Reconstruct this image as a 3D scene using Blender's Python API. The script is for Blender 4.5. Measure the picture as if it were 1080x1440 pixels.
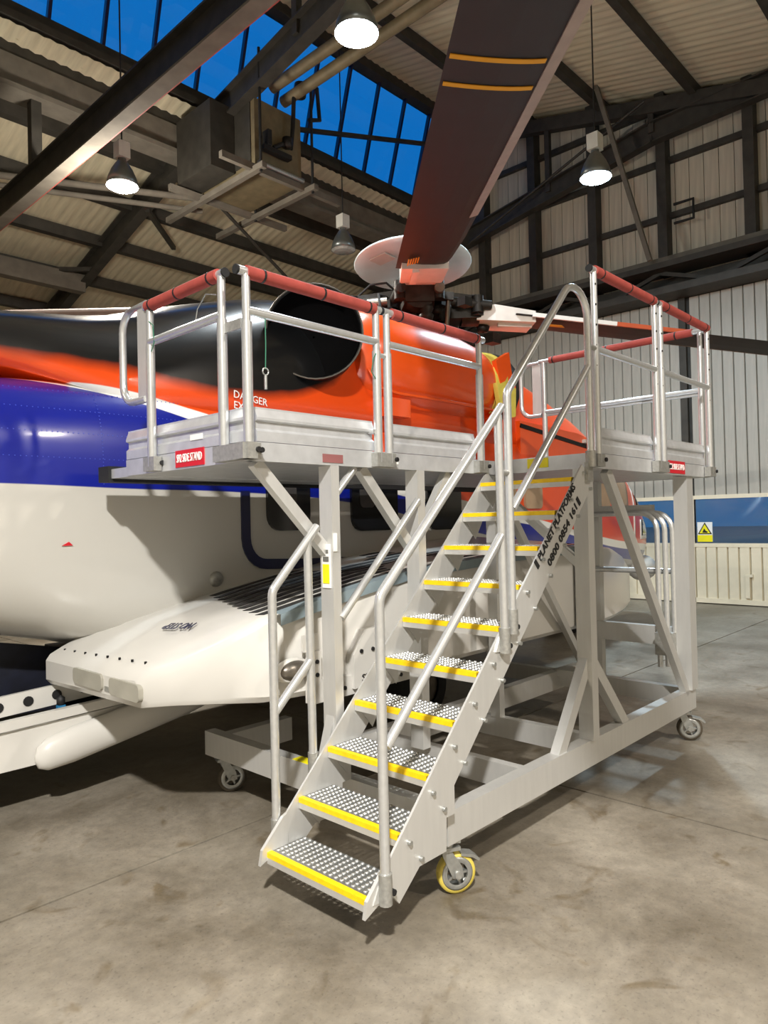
import bpy, bmesh, math, random
from mathutils import Vector, Matrix, Quaternion
random.seed(7)
for o in list(bpy.data.objects): bpy.data.objects.remove(o)
S = bpy.context.scene
COL = S.collection
PI = math.pi
def V(*a): return Vector(a)

# ------------------------------------------------------------------ camera
CAM = V(-2.1268, -2.1512, 1.8561); YAW, PIT, ROLL, FPX = 0.7546, 0.0138, -0.0224, 1000.15
cd = bpy.data.cameras.new('camera'); cam = bpy.data.objects.new('camera', cd); COL.objects.link(cam)
_fw = V(math.cos(YAW)*math.cos(PIT), math.sin(YAW)*math.cos(PIT), math.sin(PIT))
_rt = V(math.sin(YAW), -math.cos(YAW), 0); _up = _rt.cross(_fw)
_r2 = _rt*math.cos(ROLL) + _up*math.sin(ROLL); _u2 = _up*math.cos(ROLL) - _rt*math.sin(ROLL)
m = Matrix((_r2, _u2, -_fw)).transposed().to_4x4(); m.translation = CAM
cam.matrix_world = m
cd.sensor_fit = 'VERTICAL'; cd.sensor_height = 36; cd.lens = 36*FPX/1440; cd.clip_end = 300
S.camera = cam

# ------------------------------------------------------------------ world, exposure
W = bpy.data.worlds.new('dusk_sky'); S.world = W; W.use_nodes = True
bg = W.node_tree.nodes['Background']
bg.inputs[0].default_value = (0.005, 0.16, 0.52, 1); bg.inputs[1].default_value = 1.0
S.view_settings.view_transform = 'Standard'; S.view_settings.look = 'None'
S.view_settings.gamma = 1; S.view_settings.use_curve_mapping = False
S.view_settings.exposure = 0.0
LAMP_Z = 7.0
# lamp positions: (x, y, watts, colour, lit); the last ones hang behind the camera
LAMPS = [
    ((3.16, 3.06), 170, (0.86, 0.95, 1.0), 'bright cool white high bay lamp hanging above the rotor head'),
    ((3.01, 7.94), 480, (1.0, 0.93, 0.82), 'bright warm white high bay lamp beside the long roof beam'),
    ((7.96, 2.77), 340, (0.66, 0.86, 1.0), 'bright blue-white high bay lamp in front of the end wall'),
    ((7.16, 7.48), 0, None, 'unlit high bay lamp hanging under the roof beyond the rotor'),
    ((-4.9, -4.5, 7.6), 2400, (1.0, 0.965, 0.905), 'bright warm high bay lamp above the empty hangar floor'),
    ((-4.6, 4.2), 90, (1.0, 0.90, 0.72), 'bright warm high bay lamp above the helicopter tail'),
    ((3.2, -6.5), 420, (1.0, 0.90, 0.78), 'bright warm high bay lamp over the open side of the hangar'),
]

# ------------------------------------------------------------------ materials
def lin(c):
    return tuple(((v/255)/12.92 if v/255 <= .04045 else ((v/255+.055)/1.055)**2.4) for v in c)
MATS = {}
def mat(name, rgb, rough=.5, metal=0., var=.12, scale=6., bump=0., coat=0., emit=None, srgb=True, spec=.5, stretch=None):
    if name in MATS: return MATS[name]
    mt = bpy.data.materials.new(name); mt.use_nodes = True; nt = mt.node_tree; N = nt.nodes; L = nt.links
    b = N['Principled BSDF']; c = lin(rgb) if srgb else rgb
    b.inputs['Roughness'].default_value = rough; b.inputs['Metallic'].default_value = metal
    b.inputs['Coat Weight'].default_value = coat; b.inputs['Coat Roughness'].default_value = .12
    b.inputs['Specular IOR Level'].default_value = spec
    tc = N.new('ShaderNodeTexCoord'); mp = N.new('ShaderNodeMapping'); L.new(tc.outputs['Object'], mp.inputs[0])
    if stretch: mp.inputs['Scale'].default_value = stretch
    nz = N.new('ShaderNodeTexNoise'); nz.inputs['Scale'].default_value = scale; nz.inputs['Detail'].default_value = 5
    L.new(mp.outputs[0], nz.inputs['Vector'])
    rp = N.new('ShaderNodeValToRGB'); L.new(nz.outputs['Fac'], rp.inputs[0])
    lo = tuple(v*(1-var) for v in c); hi = tuple(min(1, v*(1+var)) for v in c)
    rp.color_ramp.elements[0].position = .3; rp.color_ramp.elements[1].position = .7
    rp.color_ramp.elements[0].color = (*lo, 1); rp.color_ramp.elements[1].color = (*hi, 1)
    L.new(rp.outputs[0], b.inputs['Base Color'])
    if bump:
        bp = N.new('ShaderNodeBump'); bp.inputs['Strength'].default_value = bump; bp.inputs['Distance'].default_value = .01
        L.new(nz.outputs['Fac'], bp.inputs['Height']); L.new(bp.outputs[0], b.inputs['Normal'])
    if emit:
        b.inputs['Emission Color'].default_value = (*emit[0], 1); b.inputs['Emission Strength'].default_value = emit[1]
    MATS[name] = mt
    return mt

ALU = mat('aluminium', (210, 210, 208), .40, .5, .03, 30, stretch=(1, 1, .15))
ALUT = mat('aluminium_tube', (210, 212, 213), .28, .65, .05, 40)
ALUD = mat('aluminium_deck', (206, 208, 211), .36, .5, .08, 14)
GALV = mat('cast_clamp', (170, 170, 166), .45, .6, .15, 50)
TREAD = mat('tread_plate', (150, 152, 152), .32, .7, .1, 60)
STUD = mat('tread_stud', (225, 226, 224), .25, .6, .04, 60)
YEL = mat('yellow_nosing', (250, 208, 10), .5, 0, .08, 30)
REDF = mat('red_foam', (158, 66, 58), .8, 0, .12, 18, bump=.1)
REDS = mat('red_sign', (196, 22, 40), .5, 0, .03)
WHITE = mat('white_print', (240, 240, 238), .5, 0, .02)
BLACKP = mat('black_print', (22, 22, 24), .6, 0, .1)
YELS = mat('yellow_sticker', (240, 228, 20), .5, 0, .05)
RUBBER = mat('black_rubber', (24, 25, 27), .75, 0, .15)
TYRE_Y = mat('yellow_polyurethane', (205, 186, 84), .5, 0, .1)
TYRE_B = mat('brown_rubber', (74, 66, 54), .7, 0, .2)
STEEL = mat('zinc_steel', (176, 178, 176), .35, .75, .12, 40)
DARKST = mat('dark_painted_steel', (58, 55, 49), .6, .1, .25, 5)
BEAMM = mat('grey_painted_beam', (112, 106, 96), .9, 0, .16, 4, spec=.15)
SHEET = mat('roof_sheet', (206, 196, 168), .75, 0, .14, 3, stretch=(4, .4, 1))
CLAD = mat('wall_cladding', (188, 180, 162), .7, 0, .14, 3, stretch=(1, 5, .3))
DOORP = mat('door_panel', (172, 168, 158), .55, 0, .07, 5, stretch=(1, 4, .4))
DOORC = mat('cream_door_panel', (228, 218, 194), .5, 0, .05, 5)
HELIW = mat('helicopter_white', (206, 204, 199), .3, 0, .03, 2, coat=.4)
HELIO = mat('helicopter_orange', (238, 86, 22), .3, 0, .05, 3, coat=.5)
HELIB = mat('helicopter_dark_blue', (16, 22, 66), .3, 0, .05, 3, coat=.4)
SOOT = mat('exhaust_black', (14, 14, 16), .45, .3, .3, 4)
SOOTIN = mat('exhaust_inside', (5, 5, 6), .9, .0, spec=.1, var=.2)
SOOTR = mat('exhaust_rim', (84, 78, 70), .5, .4, .3, 4)
BLADE = mat('blade_black', (36, 34, 34), .6, 0, .12, 5)
STRIP = mat('blade_erosion_strip', (176, 158, 150), .5, .35, .1, 8)
BLADEY = mat('blade_yellow', (226, 160, 20), .55, 0, .05)
BLADET = mat('blade_orange', (196, 84, 40), .55, 0, .1)
CUFF = mat('blade_cuff_white', (228, 222, 216), .45, .05, .06, 8)
HUBD = mat('rotor_head_dark', (44, 41, 38), .5, .5, .35, 12)
HUBS = mat('rotor_head_steel', (128, 122, 114), .35, .8, .2, 14)
BEANIE = mat('rotor_cap', (214, 226, 228), .35, .05, .05, 5)
GLASSD = mat('dark_cabin_glass', (16, 18, 22), .12, 0, .3, 3, coat=.6)
GLASSB = mat('beige_pane', (172, 146, 118), .25, 0, .15, 3)  # beige stands for reflection on the cockpit pane, curtains behind the door panes
COVERY = mat('yellow_intake_cover', (222, 206, 92), .7, 0, .08, 12, bump=.2)
DKGREY = mat('walkway_black', (38, 37, 36), .85, 0, .25, 30, bump=.2)
EDGEG = mat('grey_edging', (132, 148, 156), .5, .1, .1)
NAVY = mat('navy_bay_dark', (14, 18, 34), .6, .1, .5, 9, bump=.3)  # darkness of the open ramp bay put into the colour
BOXM = mat('heater_casing', (120, 108, 82), .6, .15, .2, 5)
DBROWN = mat('rusty_panel', (120, 88, 56), .7, 0, .3, 6)
LAMPB = mat('lamp_reflector', (120, 124, 122), .35, .7, .1)
LAMPW = mat('lamp_housing', (214, 214, 206), .5, .1, .06)
CABLE = mat('dark_cable', (26, 26, 26), .7, 0, .1)
GREENC = mat('green_cord', (40, 110, 84), .6, 0, .1)
BLUEC = mat('blue_clip', (40, 120, 170), .5, 0, .1)

def emis(name, col, st):
    mt = bpy.data.materials.new(name); mt.use_nodes = True; N = mt.node_tree.nodes
    b = N['Principled BSDF']; b.inputs['Base Color'].default_value = (.9, .9, .9, 1)
    b.inputs['Emission Color'].default_value = (*col, 1); b.inputs['Emission Strength'].default_value = st
    return mt
def glass(name, tint, refl=.1, rough=.03, alpha=.75):
    mt = bpy.data.materials.new(name); mt.use_nodes = True; nt = mt.node_tree; N = nt.nodes; L = nt.links
    N.remove(N['Principled BSDF']); out = N['Material Output']
    t = N.new('ShaderNodeBsdfTransparent'); t.inputs[0].default_value = (*tint, 1)
    g = N.new('ShaderNodeBsdfGlossy'); g.inputs[1].default_value = rough
    f = N.new('ShaderNodeFresnel'); f.inputs[0].default_value = 1.45
    nz = N.new('ShaderNodeTexNoise'); nz.inputs['Scale'].default_value = 2.5
    d = N.new('ShaderNodeBsdfDiffuse'); d.inputs[0].default_value = (.3, .32, .34, 1)
    mul = N.new('ShaderNodeMath'); mul.operation = 'MULTIPLY'; mul.inputs[1].default_value = 1-alpha
    L.new(nz.outputs['Fac'], mul.inputs[0])
    m1 = N.new('ShaderNodeMixShader'); L.new(mul.outputs[0], m1.inputs[0]); L.new(t.outputs[0], m1.inputs[1]); L.new(d.outputs[0], m1.inputs[2])
    m2 = N.new('ShaderNodeMixShader'); L.new(f.outputs[0], m2.inputs[0]); L.new(m1.outputs[0], m2.inputs[1]); L.new(g.outputs[0], m2.inputs[2])
    L.new(m2.outputs[0], out.inputs[0])
    return mt
PANE = glass('rooflight_pane', (.9, .95, 1.0), alpha=.97)
DPANE = glass('door_window_pane', (.55, .62, .52), alpha=.55)

def concrete():
    mt = bpy.data.materials.new('concrete_floor'); mt.use_nodes = True; nt = mt.node_tree; N = nt.nodes; L = nt.links
    b = N['Principled BSDF']; g = N.new('ShaderNodeNewGeometry')
    def noise(sc, det=6, rough=.6, dist=0.):
        n = N.new('ShaderNodeTexNoise'); n.inputs['Scale'].default_value = sc; n.inputs['Detail'].default_value = det
        n.inputs['Roughness'].default_value = rough; n.inputs['Distortion'].default_value = dist
        L.new(g.outputs['Position'], n.inputs['Vector']); return n
    def ramp(src, p0, c0, p1, c1):
        r = N.new('ShaderNodeValToRGB'); L.new(src, r.inputs[0])
        r.color_ramp.elements[0].position = p0; r.color_ramp.elements[1].position = p1
        r.color_ramp.elements[0].color = (*c0, 1); r.color_ramp.elements[1].color = (*c1, 1); return r
    n1 = noise(.9, 8, .62, .4); r1 = ramp(n1.outputs['Fac'], .32, (.12, .099, .07), .68, (.34, .305, .252))
    n2 = noise(14, 4, .7); r2 = ramp(n2.outputs['Fac'], .3, (.8, .8, .8), .75, (1.12, 1.12, 1.1))
    n3 = noise(2.6, 3, .5, 1.5); r3 = ramp(n3.outputs['Fac'], .60, (1, 1, 1), .72, (.66, .60, .50))
    n4 = noise(60, 2, .5); r4 = ramp(n4.outputs['Fac'], .25, (.72, .72, .72), .42, (1, 1, 1))
    def mult(a, c):
        mx = N.new('ShaderNodeMix'); mx.data_type = 'RGBA'; mx.blend_type = 'MULTIPLY'; mx.inputs[0].default_value = 1
        L.new(a, mx.inputs[6]); L.new(c, mx.inputs[7]); return mx.outputs[2]
    c = mult(mult(mult(r1.outputs[0], r2.outputs[0]), r3.outputs[0]), r4.outputs[0])
    L.new(c, b.inputs['Base Color'])
    rr = N.new('ShaderNodeMapRange'); L.new(n1.outputs['Fac'], rr.inputs[0]); rr.inputs[3].default_value = .28; rr.inputs[4].default_value = .62
    L.new(rr.outputs[0], b.inputs['Roughness'])
    bp = N.new('ShaderNodeBump'); bp.inputs['Strength'].default_value = .12; bp.inputs['Distance'].default_value = .01
    L.new(n2.outputs['Fac'], bp.inputs['Height']); L.new(bp.outputs[0], b.inputs['Normal'])
    return mt
CONC = concrete()

def livery():
    """white hull / blue sweep / white pinstripe / orange-red upper deck / soot black round the exhaust, as painted curves over (x, z)"""
    mt = bpy.data.materials.new('helicopter_livery'); mt.use_nodes = True; nt = mt.node_tree; N = nt.nodes; L = nt.links
    b = N['Principled BSDF']; tc = N.new('ShaderNodeTexCoord'); sp = N.new('ShaderNodeSeparateXYZ'); L.new(tc.outputs['Object'], sp.inputs[0])
    mx = N.new('ShaderNodeMapRange'); L.new(sp.outputs['X'], mx.inputs[0]); mx.inputs[1].default_value = -8; mx.inputs[2].default_value = 12
    nz = N.new('ShaderNodeTexNoise'); nz.inputs['Scale'].default_value = 3; nz.inputs['Detail'].default_value = 4; L.new(tc.outputs['Object'], nz.inputs['Vector'])
    def bound(pts, soft=.004, fuzz=0.):
        fc = N.new('ShaderNodeFloatCurve'); L.new(mx.outputs[0], fc.inputs['Value'])
        cu = fc.mapping.curves[0]
        P = [((x+8)/20, z/6) for x, z in pts]
        cu.points[0].location = P[0]; cu.points[1].location = P[-1]
        for p in P[1:-1]: cu.points.new(*p)
        fc.mapping.update()
        k = N.new('ShaderNodeMath'); k.operation = 'MULTIPLY'; k.inputs[1].default_value = 6; L.new(fc.outputs[0], k.inputs[0])
        d = N.new('ShaderNodeMath'); d.operation = 'SUBTRACT'; L.new(sp.outputs['Z'], d.inputs[0]); L.new(k.outputs[0], d.inputs[1])
        if fuzz:
            a = N.new('ShaderNodeMath'); a.operation = 'MULTIPLY_ADD'; L.new(nz.outputs['Fac'], a.inputs[0]); a.inputs[1].default_value = fuzz; L.new(d.outputs[0], a.inputs[2]); d = a
        r = N.new('ShaderNodeMapRange'); L.new(d.outputs[0], r.inputs[0]); r.inputs[1].default_value = -soft; r.inputs[2].default_value = soft
        return r.outputs[0]
    cols = [lin((192, 190, 184)), lin((6, 24, 134)), lin((236, 236, 232)), lin((234, 78, 20)), lin((15, 16, 18))]
    b1 = bound([(-8, 2.15), (-.5, 2.15), (.3, 2.13), (1.2, 2.12), (2.4, 2.05), (3.5, 1.88), (4.9, 1.64), (8.0, 1.25), (9.6, 1.10), (12, .95)])
    b2 = bound([(-8, 3.05), (-1.2, 2.98), (-.15, 2.87), (.3, 2.80), (.75, 2.70), (1.2, 2.57), (2.4, 2.26), (3.6, 2.05), (4.9, 1.86), (5.9, 1.74), (8, 1.40), (9.6, 1.28), (12, 1.1)])
    b3 = bound([(-8, 3.05), (-1.2, 2.98), (-.12, 2.88), (.15, 2.88), (.45, 2.85), (.95, 2.75), (1.5, 2.63), (2.4, 2.39), (3.6, 2.17), (5.3, 1.92), (8, 1.51), (9.6, 1.385), (12, 1.2)])
    b4 = bound([(-8, 3.12), (-1.2, 3.12), (-.4, 3.07), (.4, 3.04), (1.1, 2.97), (1.8, 3.01), (2.2, 3.12), (2.45, 3.25), (2.6, 3.5), (2.75, 5.9), (12, 6)], soft=.05, fuzz=.06)
    prev = None
    for i, f in enumerate((b1, b2, b3, b4)):
        m_ = N.new('ShaderNodeMix'); m_.data_type = 'RGBA'; L.new(f, m_.inputs[0])
        if prev is None: m_.inputs[6].default_value = (*cols[0], 1)
        else: L.new(prev, m_.inputs[6])
        m_.inputs[7].default_value = (*cols[i+1], 1); prev = m_.outputs[2]
    L.new(prev, b.inputs['Base Color'])
    b.inputs['Roughness'].default_value = .3; b.inputs['Coat Weight'].default_value = .5; b.inputs['Coat Roughness'].default_value = .1
    n2 = N.new('ShaderNodeTexNoise'); n2.inputs['Scale'].default_value = 1.6; L.new(tc.outputs['Object'], n2.inputs['Vector'])
    bp = N.new('ShaderNodeBump'); bp.inputs['Strength'].default_value = .12; bp.inputs['Distance'].default_value = .05
    L.new(n2.outputs['Fac'], bp.inputs['Height']); L.new(bp.outputs[0], b.inputs['Normal'])
    return mt
LIVERY = livery()

# ------------------------------------------------------------------ mesh helpers
class MB:
    def __init__(s): s.v = []; s.f = []; s.sm = []
    def add(s, vs, fs, smooth=False):
        n = len(s.v); s.v += [Vector(p) for p in vs]
        for f in fs: s.f.append(tuple(i+n for i in f)); s.sm.append(smooth)
        return s
    def box(s, lo, hi):
        (a, b, c), (d, e, f) = lo, hi
        return s.add([(a,b,c),(d,b,c),(d,e,c),(a,e,c),(a,b,f),(d,b,f),(d,e,f),(a,e,f)],
                     [(0,3,2,1),(4,5,6,7),(0,1,5,4),(1,2,6,5),(2,3,7,6),(3,0,4,7)])
    def bar(s, p0, p1, w, h, up=(0,0,1), w2=None, h2=None):
        p0, p1 = Vector(p0), Vector(p1); d = (p1-p0).normalized(); up = Vector(up)
        if abs(d.dot(up)) > .99: up = V(1,0,0)
        x = d.cross(up).normalized(); y = x.cross(d).normalized()
        w2 = w if w2 is None else w2; h2 = h if h2 is None else h2
        vs = []
        for p, ww, hh in ((p0, w, h), (p1, w2, h2)):
            for a, b in ((-1,-1),(1,-1),(1,1),(-1,1)): vs.append(p + x*a*ww/2 + y*b*hh/2)
        return s.add(vs, [(0,1,2,3),(7,6,5,4),(0,4,5,1),(1,5,6,2),(2,6,7,3),(3,7,4,0)])
    def tube(s, pts, r, n=10, caps=True):
        pts = [Vector(p) for p in pts]; rings = []; prev = None; N = len(pts)
        rs = r if isinstance(r, (list, tuple)) else [r]*N
        for i, p in enumerate(pts):
            t = ((pts[min(i+1, N-1)]-p).normalized() + (p-pts[max(i-1, 0)]).normalized())
            t = t.normalized()
            if prev is None:
                a = V(0,0,1) if abs(t.z) < .9 else V(1,0,0); x = t.cross(a).normalized()
            else: x = (prev - t*prev.dot(t)).normalized()
            prev = x; y = t.cross(x)
            rings.append([p + (x*math.cos(2*PI*k/n)+y*math.sin(2*PI*k/n))*rs[i] for k in range(n)])
        vs = [q for g in rings for q in g]; fs = []
        for i in range(N-1):
            for k in range(n): fs.append((i*n+k, i*n+(k+1) % n, (i+1)*n+(k+1) % n, (i+1)*n+k))
        s.add(vs, fs, True)
        if caps:
            s.add(rings[0], [tuple(range(n-1, -1, -1))]); s.add(rings[-1], [tuple(range(n))])
        return s
    def cyl(s, p0, p1, r, n=14, r1=None): return s.tube([p0, p1], [r, r if r1 is None else r1], n)
    def prism(s, poly, ax, lo, hi):
        """poly in the two axes other than ax, extruded along ax from lo to hi"""
        def P(a, b, t): return {0: (t, a, b), 1: (a, t, b), 2: (a, b, t)}[ax]
        n = len(poly); vs = [P(a, b, lo) for a, b in poly] + [P(a, b, hi) for a, b in poly]
        fs = [tuple(range(n)), tuple(range(2*n-1, n-1, -1))] + [(i, (i+1) % n, n+(i+1) % n, n+i) for i in range(n)]
        return s.add(vs, fs)
    def loft(s, rings, closed=True, caps=True, smooth=True):
        n = len(rings[0]); vs = [p for g in rings for p in g]; fs = []
        for i in range(len(rings)-1):
            for k in range(n if closed else n-1): fs.append((i*n+k, i*n+(k+1) % n, (i+1)*n+(k+1) % n, (i+1)*n+k))
        s.add(vs, fs, smooth)
        if caps: s.add(rings[0], [tuple(range(n-1, -1, -1))]); s.add(rings[-1], [tuple(range(n))])
        return s
    def lathe(s, prof, c=(0,0,0), n=24, ax=2, smooth=True):
        rings = []
        for r, h in prof:
            g = []
            for k in range(n):
                a = 2*PI*k/n; u, w = r*math.cos(a), r*math.sin(a)
                p = {2: (u, w, h), 1: (u, h, w), 0: (h, u, w)}[ax]
                g.append(Vector(p)+Vector(c))
            rings.append(g)
        return s.loft(rings, True, False, smooth)
    def xf(s, M):
        s.v = [M @ p for p in s.v]; return s
    def mesh(s, name, offset=None):
        me = bpy.data.meshes.new(name); off = offset or V(0,0,0)
        me.from_pydata([p-off for p in s.v], [], s.f)
        bm = bmesh.new(); bm.from_mesh(me); bmesh.ops.recalc_face_normals(bm, faces=bm.faces)
        bm.to_mesh(me); bm.free()
        if any(s.sm): me.polygons.foreach_set('use_smooth', s.sm)
        me.update(); return me
WL = {}   # world location of every parent
def wl(o): return WL.get(o.name, V(0,0,0)) if o else V(0,0,0)
def link(name, me, m_, parent=None, loc=(0,0,0), rot=None):
    o = bpy.data.objects.new(name, me); COL.objects.link(o)
    if m_ is not None and not me.materials: me.materials.append(m_)
    loc = Vector(loc); WL[o.name] = loc
    if parent: o.parent = parent
    o.location = loc - wl(parent)
    if rot is not None: o.rotation_euler = rot
    return o
def obj(name, mb, m_, parent=None, origin=None):
    if origin is None:
        lo = V(*(min(p[i] for p in mb.v) for i in range(3))); hi = V(*(max(p[i] for p in mb.v) for i in range(3)))
        origin = (lo+hi)/2
    origin = Vector(origin)
    return link(name, mb.mesh(name, origin), m_, parent, origin)
def tag(o, label, cat, group=None):
    o['label'] = label; o['category'] = cat
    if group: o['group'] = group
    return o
def struct(o, label=None):
    o['kind'] = 'structure'
    if label: o['label'] = label
    return o
def empty(name, loc=(0,0,0)):
    o = bpy.data.objects.new(name, None); COL.objects.link(o); o.location = loc; o.empty_display_size = .1
    WL[o.name] = Vector(loc); return o
def text_mesh(name, body, size, m_, parent, loc, xdir, ydir, width=None, extrude=.002, align='CENTER', bold=.0):
    """flat lettering: baseline runs along xdir, letters stand along ydir"""
    c = bpy.data.curves.new(name, 'FONT'); c.body = body; c.size = size; c.extrude = extrude; c.align_x = align; c.align_y = 'CENTER'; c.resolution_u = 2; c.offset = size*bold
    t = bpy.data.objects.new(name+'_tmp', c); COL.objects.link(t); bpy.context.view_layer.update()
    me = bpy.data.meshes.new_from_object(t.evaluated_get(bpy.context.evaluated_depsgraph_get()))
    bpy.data.objects.remove(t); me.name = name
    x = Vector(xdir).normalized(); y = (Vector(ydir) - x*Vector(ydir).dot(x)).normalized(); z = x.cross(y)
    k = 1.
    if width:
        xs = [v.co.x for v in me.vertices]; k = width/(max(xs)-min(xs))
    for v in me.vertices: v.co = x*v.co.x*k + y*v.co.y + z*v.co.z
    me.materials.clear()
    return link(name, me, m_, parent, loc)
def arc(c, r, a0, a1, n, ux, uy):
    c, ux, uy = Vector(c), Vector(ux), Vector(uy)
    return [c + ux*r*math.cos(a0+(a1-a0)*i/n) + uy*r*math.sin(a0+(a1-a0)*i/n) for i in range(n+1)]
def rrect(a0, b0, a1, b1, r, n=5):
    P = []
    for ca, cb, s0 in ((a1-r, b1-r, 0), (a0+r, b1-r, PI/2), (a0+r, b0+r, PI), (a1-r, b0+r, 1.5*PI)):
        for i in range(n+1): t = s0+PI/2*i/n; P.append((ca+r*math.cos(t), cb+r*math.sin(t)))
    return P

# ================================================================== THE HANGAR
XW = 13.4                                   # inner face of the end wall
floor = struct(obj('floor', MB().box((-14, -14, -.25), (XW+.6, 24, -.03)), BLACKP))
def slabs():
    xs = [-14, -6.9, 2.3, 11.5, XW+.5]; ys = [-14, -7.7, -3.1, 1.53, 6.15, 10.8, 15.4, 20, 24]
    g = .008
    for i in range(len(xs)-1):
        for j in range(len(ys)-1):
            obj('concrete_slab', MB().box((xs[i]+g, ys[j]+g, -.03), (xs[i+1]-g, ys[j+1]-g, 0)), CONC, floor, origin=(0,0,0))
slabs()

RIDGE_Y, RIDGE_Z = 8.8, 12.15
def zup(y): return RIDGE_Z - .243*(RIDGE_Y-y)          # upper roof slope, falling towards -y
def zlo(y): return 9.45 - .26*(y-9.4)                  # lower roof beyond the rooflight, falling towards +y
YR = -12.5; YL = 22.
ceiling = struct(obj('ceiling', MB().box((-14.2, RIDGE_Y-.15, RIDGE_Z-.02), (XW+.4, RIDGE_Y+.2, RIDGE_Z+.1)), DARKST))
def corr_sheet(w, length, amp=.014, waves=6):
    """corrugated sheet lying along local +y, w wide in x, waves across x"""
    mb = MB(); n = waves*4; top = []; 
    for j in (0, 1):
        for i in range(n+1):
            top.append((w*i/n, j*length, amp*math.sin(2*PI*waves*i/n)))
    fs = [(i, i+1, n+1+i+1, n+1+i) for i in range(n)]
    mb.add(top, fs, True); return mb
def roof_sheets():
    w = 1.2; n = int((XW+.4+14.2)/w)
    up_len = math.hypot(RIDGE_Y-YR, .243*(RIDGE_Y-YR)); lo_len = math.hypot(YL-9.1, .26*(YL-9.1))
    mu = corr_sheet(w, up_len).mesh('roof_sheet'); ml = corr_sheet(w, lo_len).mesh('roof_sheet')
    au = math.atan(.243); al = math.atan(-.26)
    for i in range(n):
        x = -14.2 + i*w
        link('roof_sheet', mu, SHEET, ceiling, (x, YR, zup(YR)), (au, 0, 0))
        link('roof_sheet', ml, SHEET, ceiling, (x, 9.1, zlo(9.1)), (al, 0, 0))
roof_sheets()
# opaque weather skin over the sheets so no sky leaks between laps
obj('roof_deck', MB().prism([(YR-.3, zup(YR-.3)+.08), (RIDGE_Y, RIDGE_Z+.08), (RIDGE_Y, RIDGE_Z+.2), (YR-.3, zup(YR-.3)+.2)], 0, -14.2, XW+.5), DARKST, ceiling)
obj('roof_deck', MB().prism([(9.1, zlo(9.1)+.08), (YL+.3, zlo(YL+.3)+.08), (YL+.3, zlo(YL+.3)+.2), (9.1, zlo(9.1)+.2)], 0, -14.2, XW+.5), DARKST, ceiling)
# purlins
for y in (10.6, 11.9, 13.3, 14.8, 16.4, 18.2, 20.1):
    z = zlo(y); obj('purlin', MB().box((-14, y-.09, z-.27), (XW, y+.09, z-.03)), DARKST, ceiling)
for y in (7.0, 5.0, 3.0, 1.0, -1.0, -3.0, -5.0, -7.2, -9.4):
    z = zup(y); obj('purlin', MB().box((-14, y-.07, z-.27), (XW, y+.07, z-.03)), DARKST, ceiling)
# gutter beam with its kerb sheet under the rooflight
obj('gutter_beam', MB().box((-14, 9.42, 8.72), (XW, 9.60, 9.24)).box((-14, 9.3, 8.66), (XW, 9.75, 8.74)), BEAMM, ceiling)
obj('gutter_beam', MB().box((-14, 9.45, 9.26), (XW, 9.62, 9.5)), DARKST, ceiling)
kb = MB()
nW = 27*6; top = []
for i in range(nW+1):
    x = -13.9 + 27.2*i/nW; a = .03*math.sin(i*PI/1.5) + .02*math.sin(i*1.3)
    top.append((x, 9.40, 9.90)); top.append((x, 9.36, 9.50+a))
kb.add(top, [(2*i, 2*i+1, 2*i+3, 2*i+2) for i in range(nW)])
obj('kerb_sheet', kb, SHEET, ceiling)
obj('rooflight_sill', MB().box((-14, 9.33, 9.88), (XW, 9.5, 10.02)), DARKST, ceiling)
obj('rooflight_head', MB().box((-14, 8.62, 11.9), (XW, 8.9, 12.2)), DARKST, ceiling)
# rooflight bars and panes
pb = MB().bar((0, 9.42, 9.95), (0, 8.80, 12.0), .055, .09, (0,1,0)).mesh('glazing_bar')
nb = 30; x0 = -13.6; dx = (XW-.1-x0)/nb
pp = MB().add([(.028, 9.43, 9.97), (dx-.028, 9.43, 9.97), (dx-.028, 8.81, 12.0), (.028, 8.81, 12.0)], [(0,1,2,3)]).mesh('rooflight_pane')
for i in range(nb+1):
    link('glazing_bar', pb, HELIB, ceiling, (x0+i*dx, 0, 0))
    if i < nb: link('rooflight_pane', pp, PANE, ceiling, (x0+i*dx, 0, 0))
# frames
def rafter(x, d=.42, w=.22):
    for (ya, za), (yb, zb) in (((YL, zlo(YL)-.55), (9.4, 9.10)), ((9.4, 9.10), (3.9, 10.05)), ((3.9, 10.05), (-2, 10.25)), ):
        mb = MB()
        mb.bar((x, ya, za), (x, yb, zb), .02, d)
        for s in (-1, 1):
            n = Vector((0, -(zb-za), yb-ya)).normalized() * (d/2) * s
            mb.bar(Vector((x, ya, za))+n, Vector((x, yb, zb))+n, w, .03)
        obj('rafter', mb, DARKST, ceiling)
    obj('rafter', MB().bar((x, RIDGE_Y, RIDGE_Z-.35), (x, YR, zup(YR)-.35), .2, .3), DARKST, ceiling)
    for y in (8.9, 6.4, 3.9):
        zb = 9.1 + (9.4-y)*.172 if y > 3.9 else 10.05
        if zup(y)-.4 - zb > .3 and y < 8.85: obj('truss_post', MB().bar((x, y, zb), (x, y, zup(y)-.4), .12, .12), DARKST, ceiling)
for x in (-8.2, -2.7, 5.2, 12.95): rafter(x)
for x in (-8.2, -2.7, 5.2):
    obj('knee_brace', MB().bar((x, 11.2, 8.35), (x+1.3, 12.4, 8.25), .09, .09), DARKST, ceiling)
    obj('knee_brace', MB().bar((x, 13.6, 7.75), (x-1.3, 14.8, 7.75), .09, .09), DARKST, ceiling)
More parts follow.
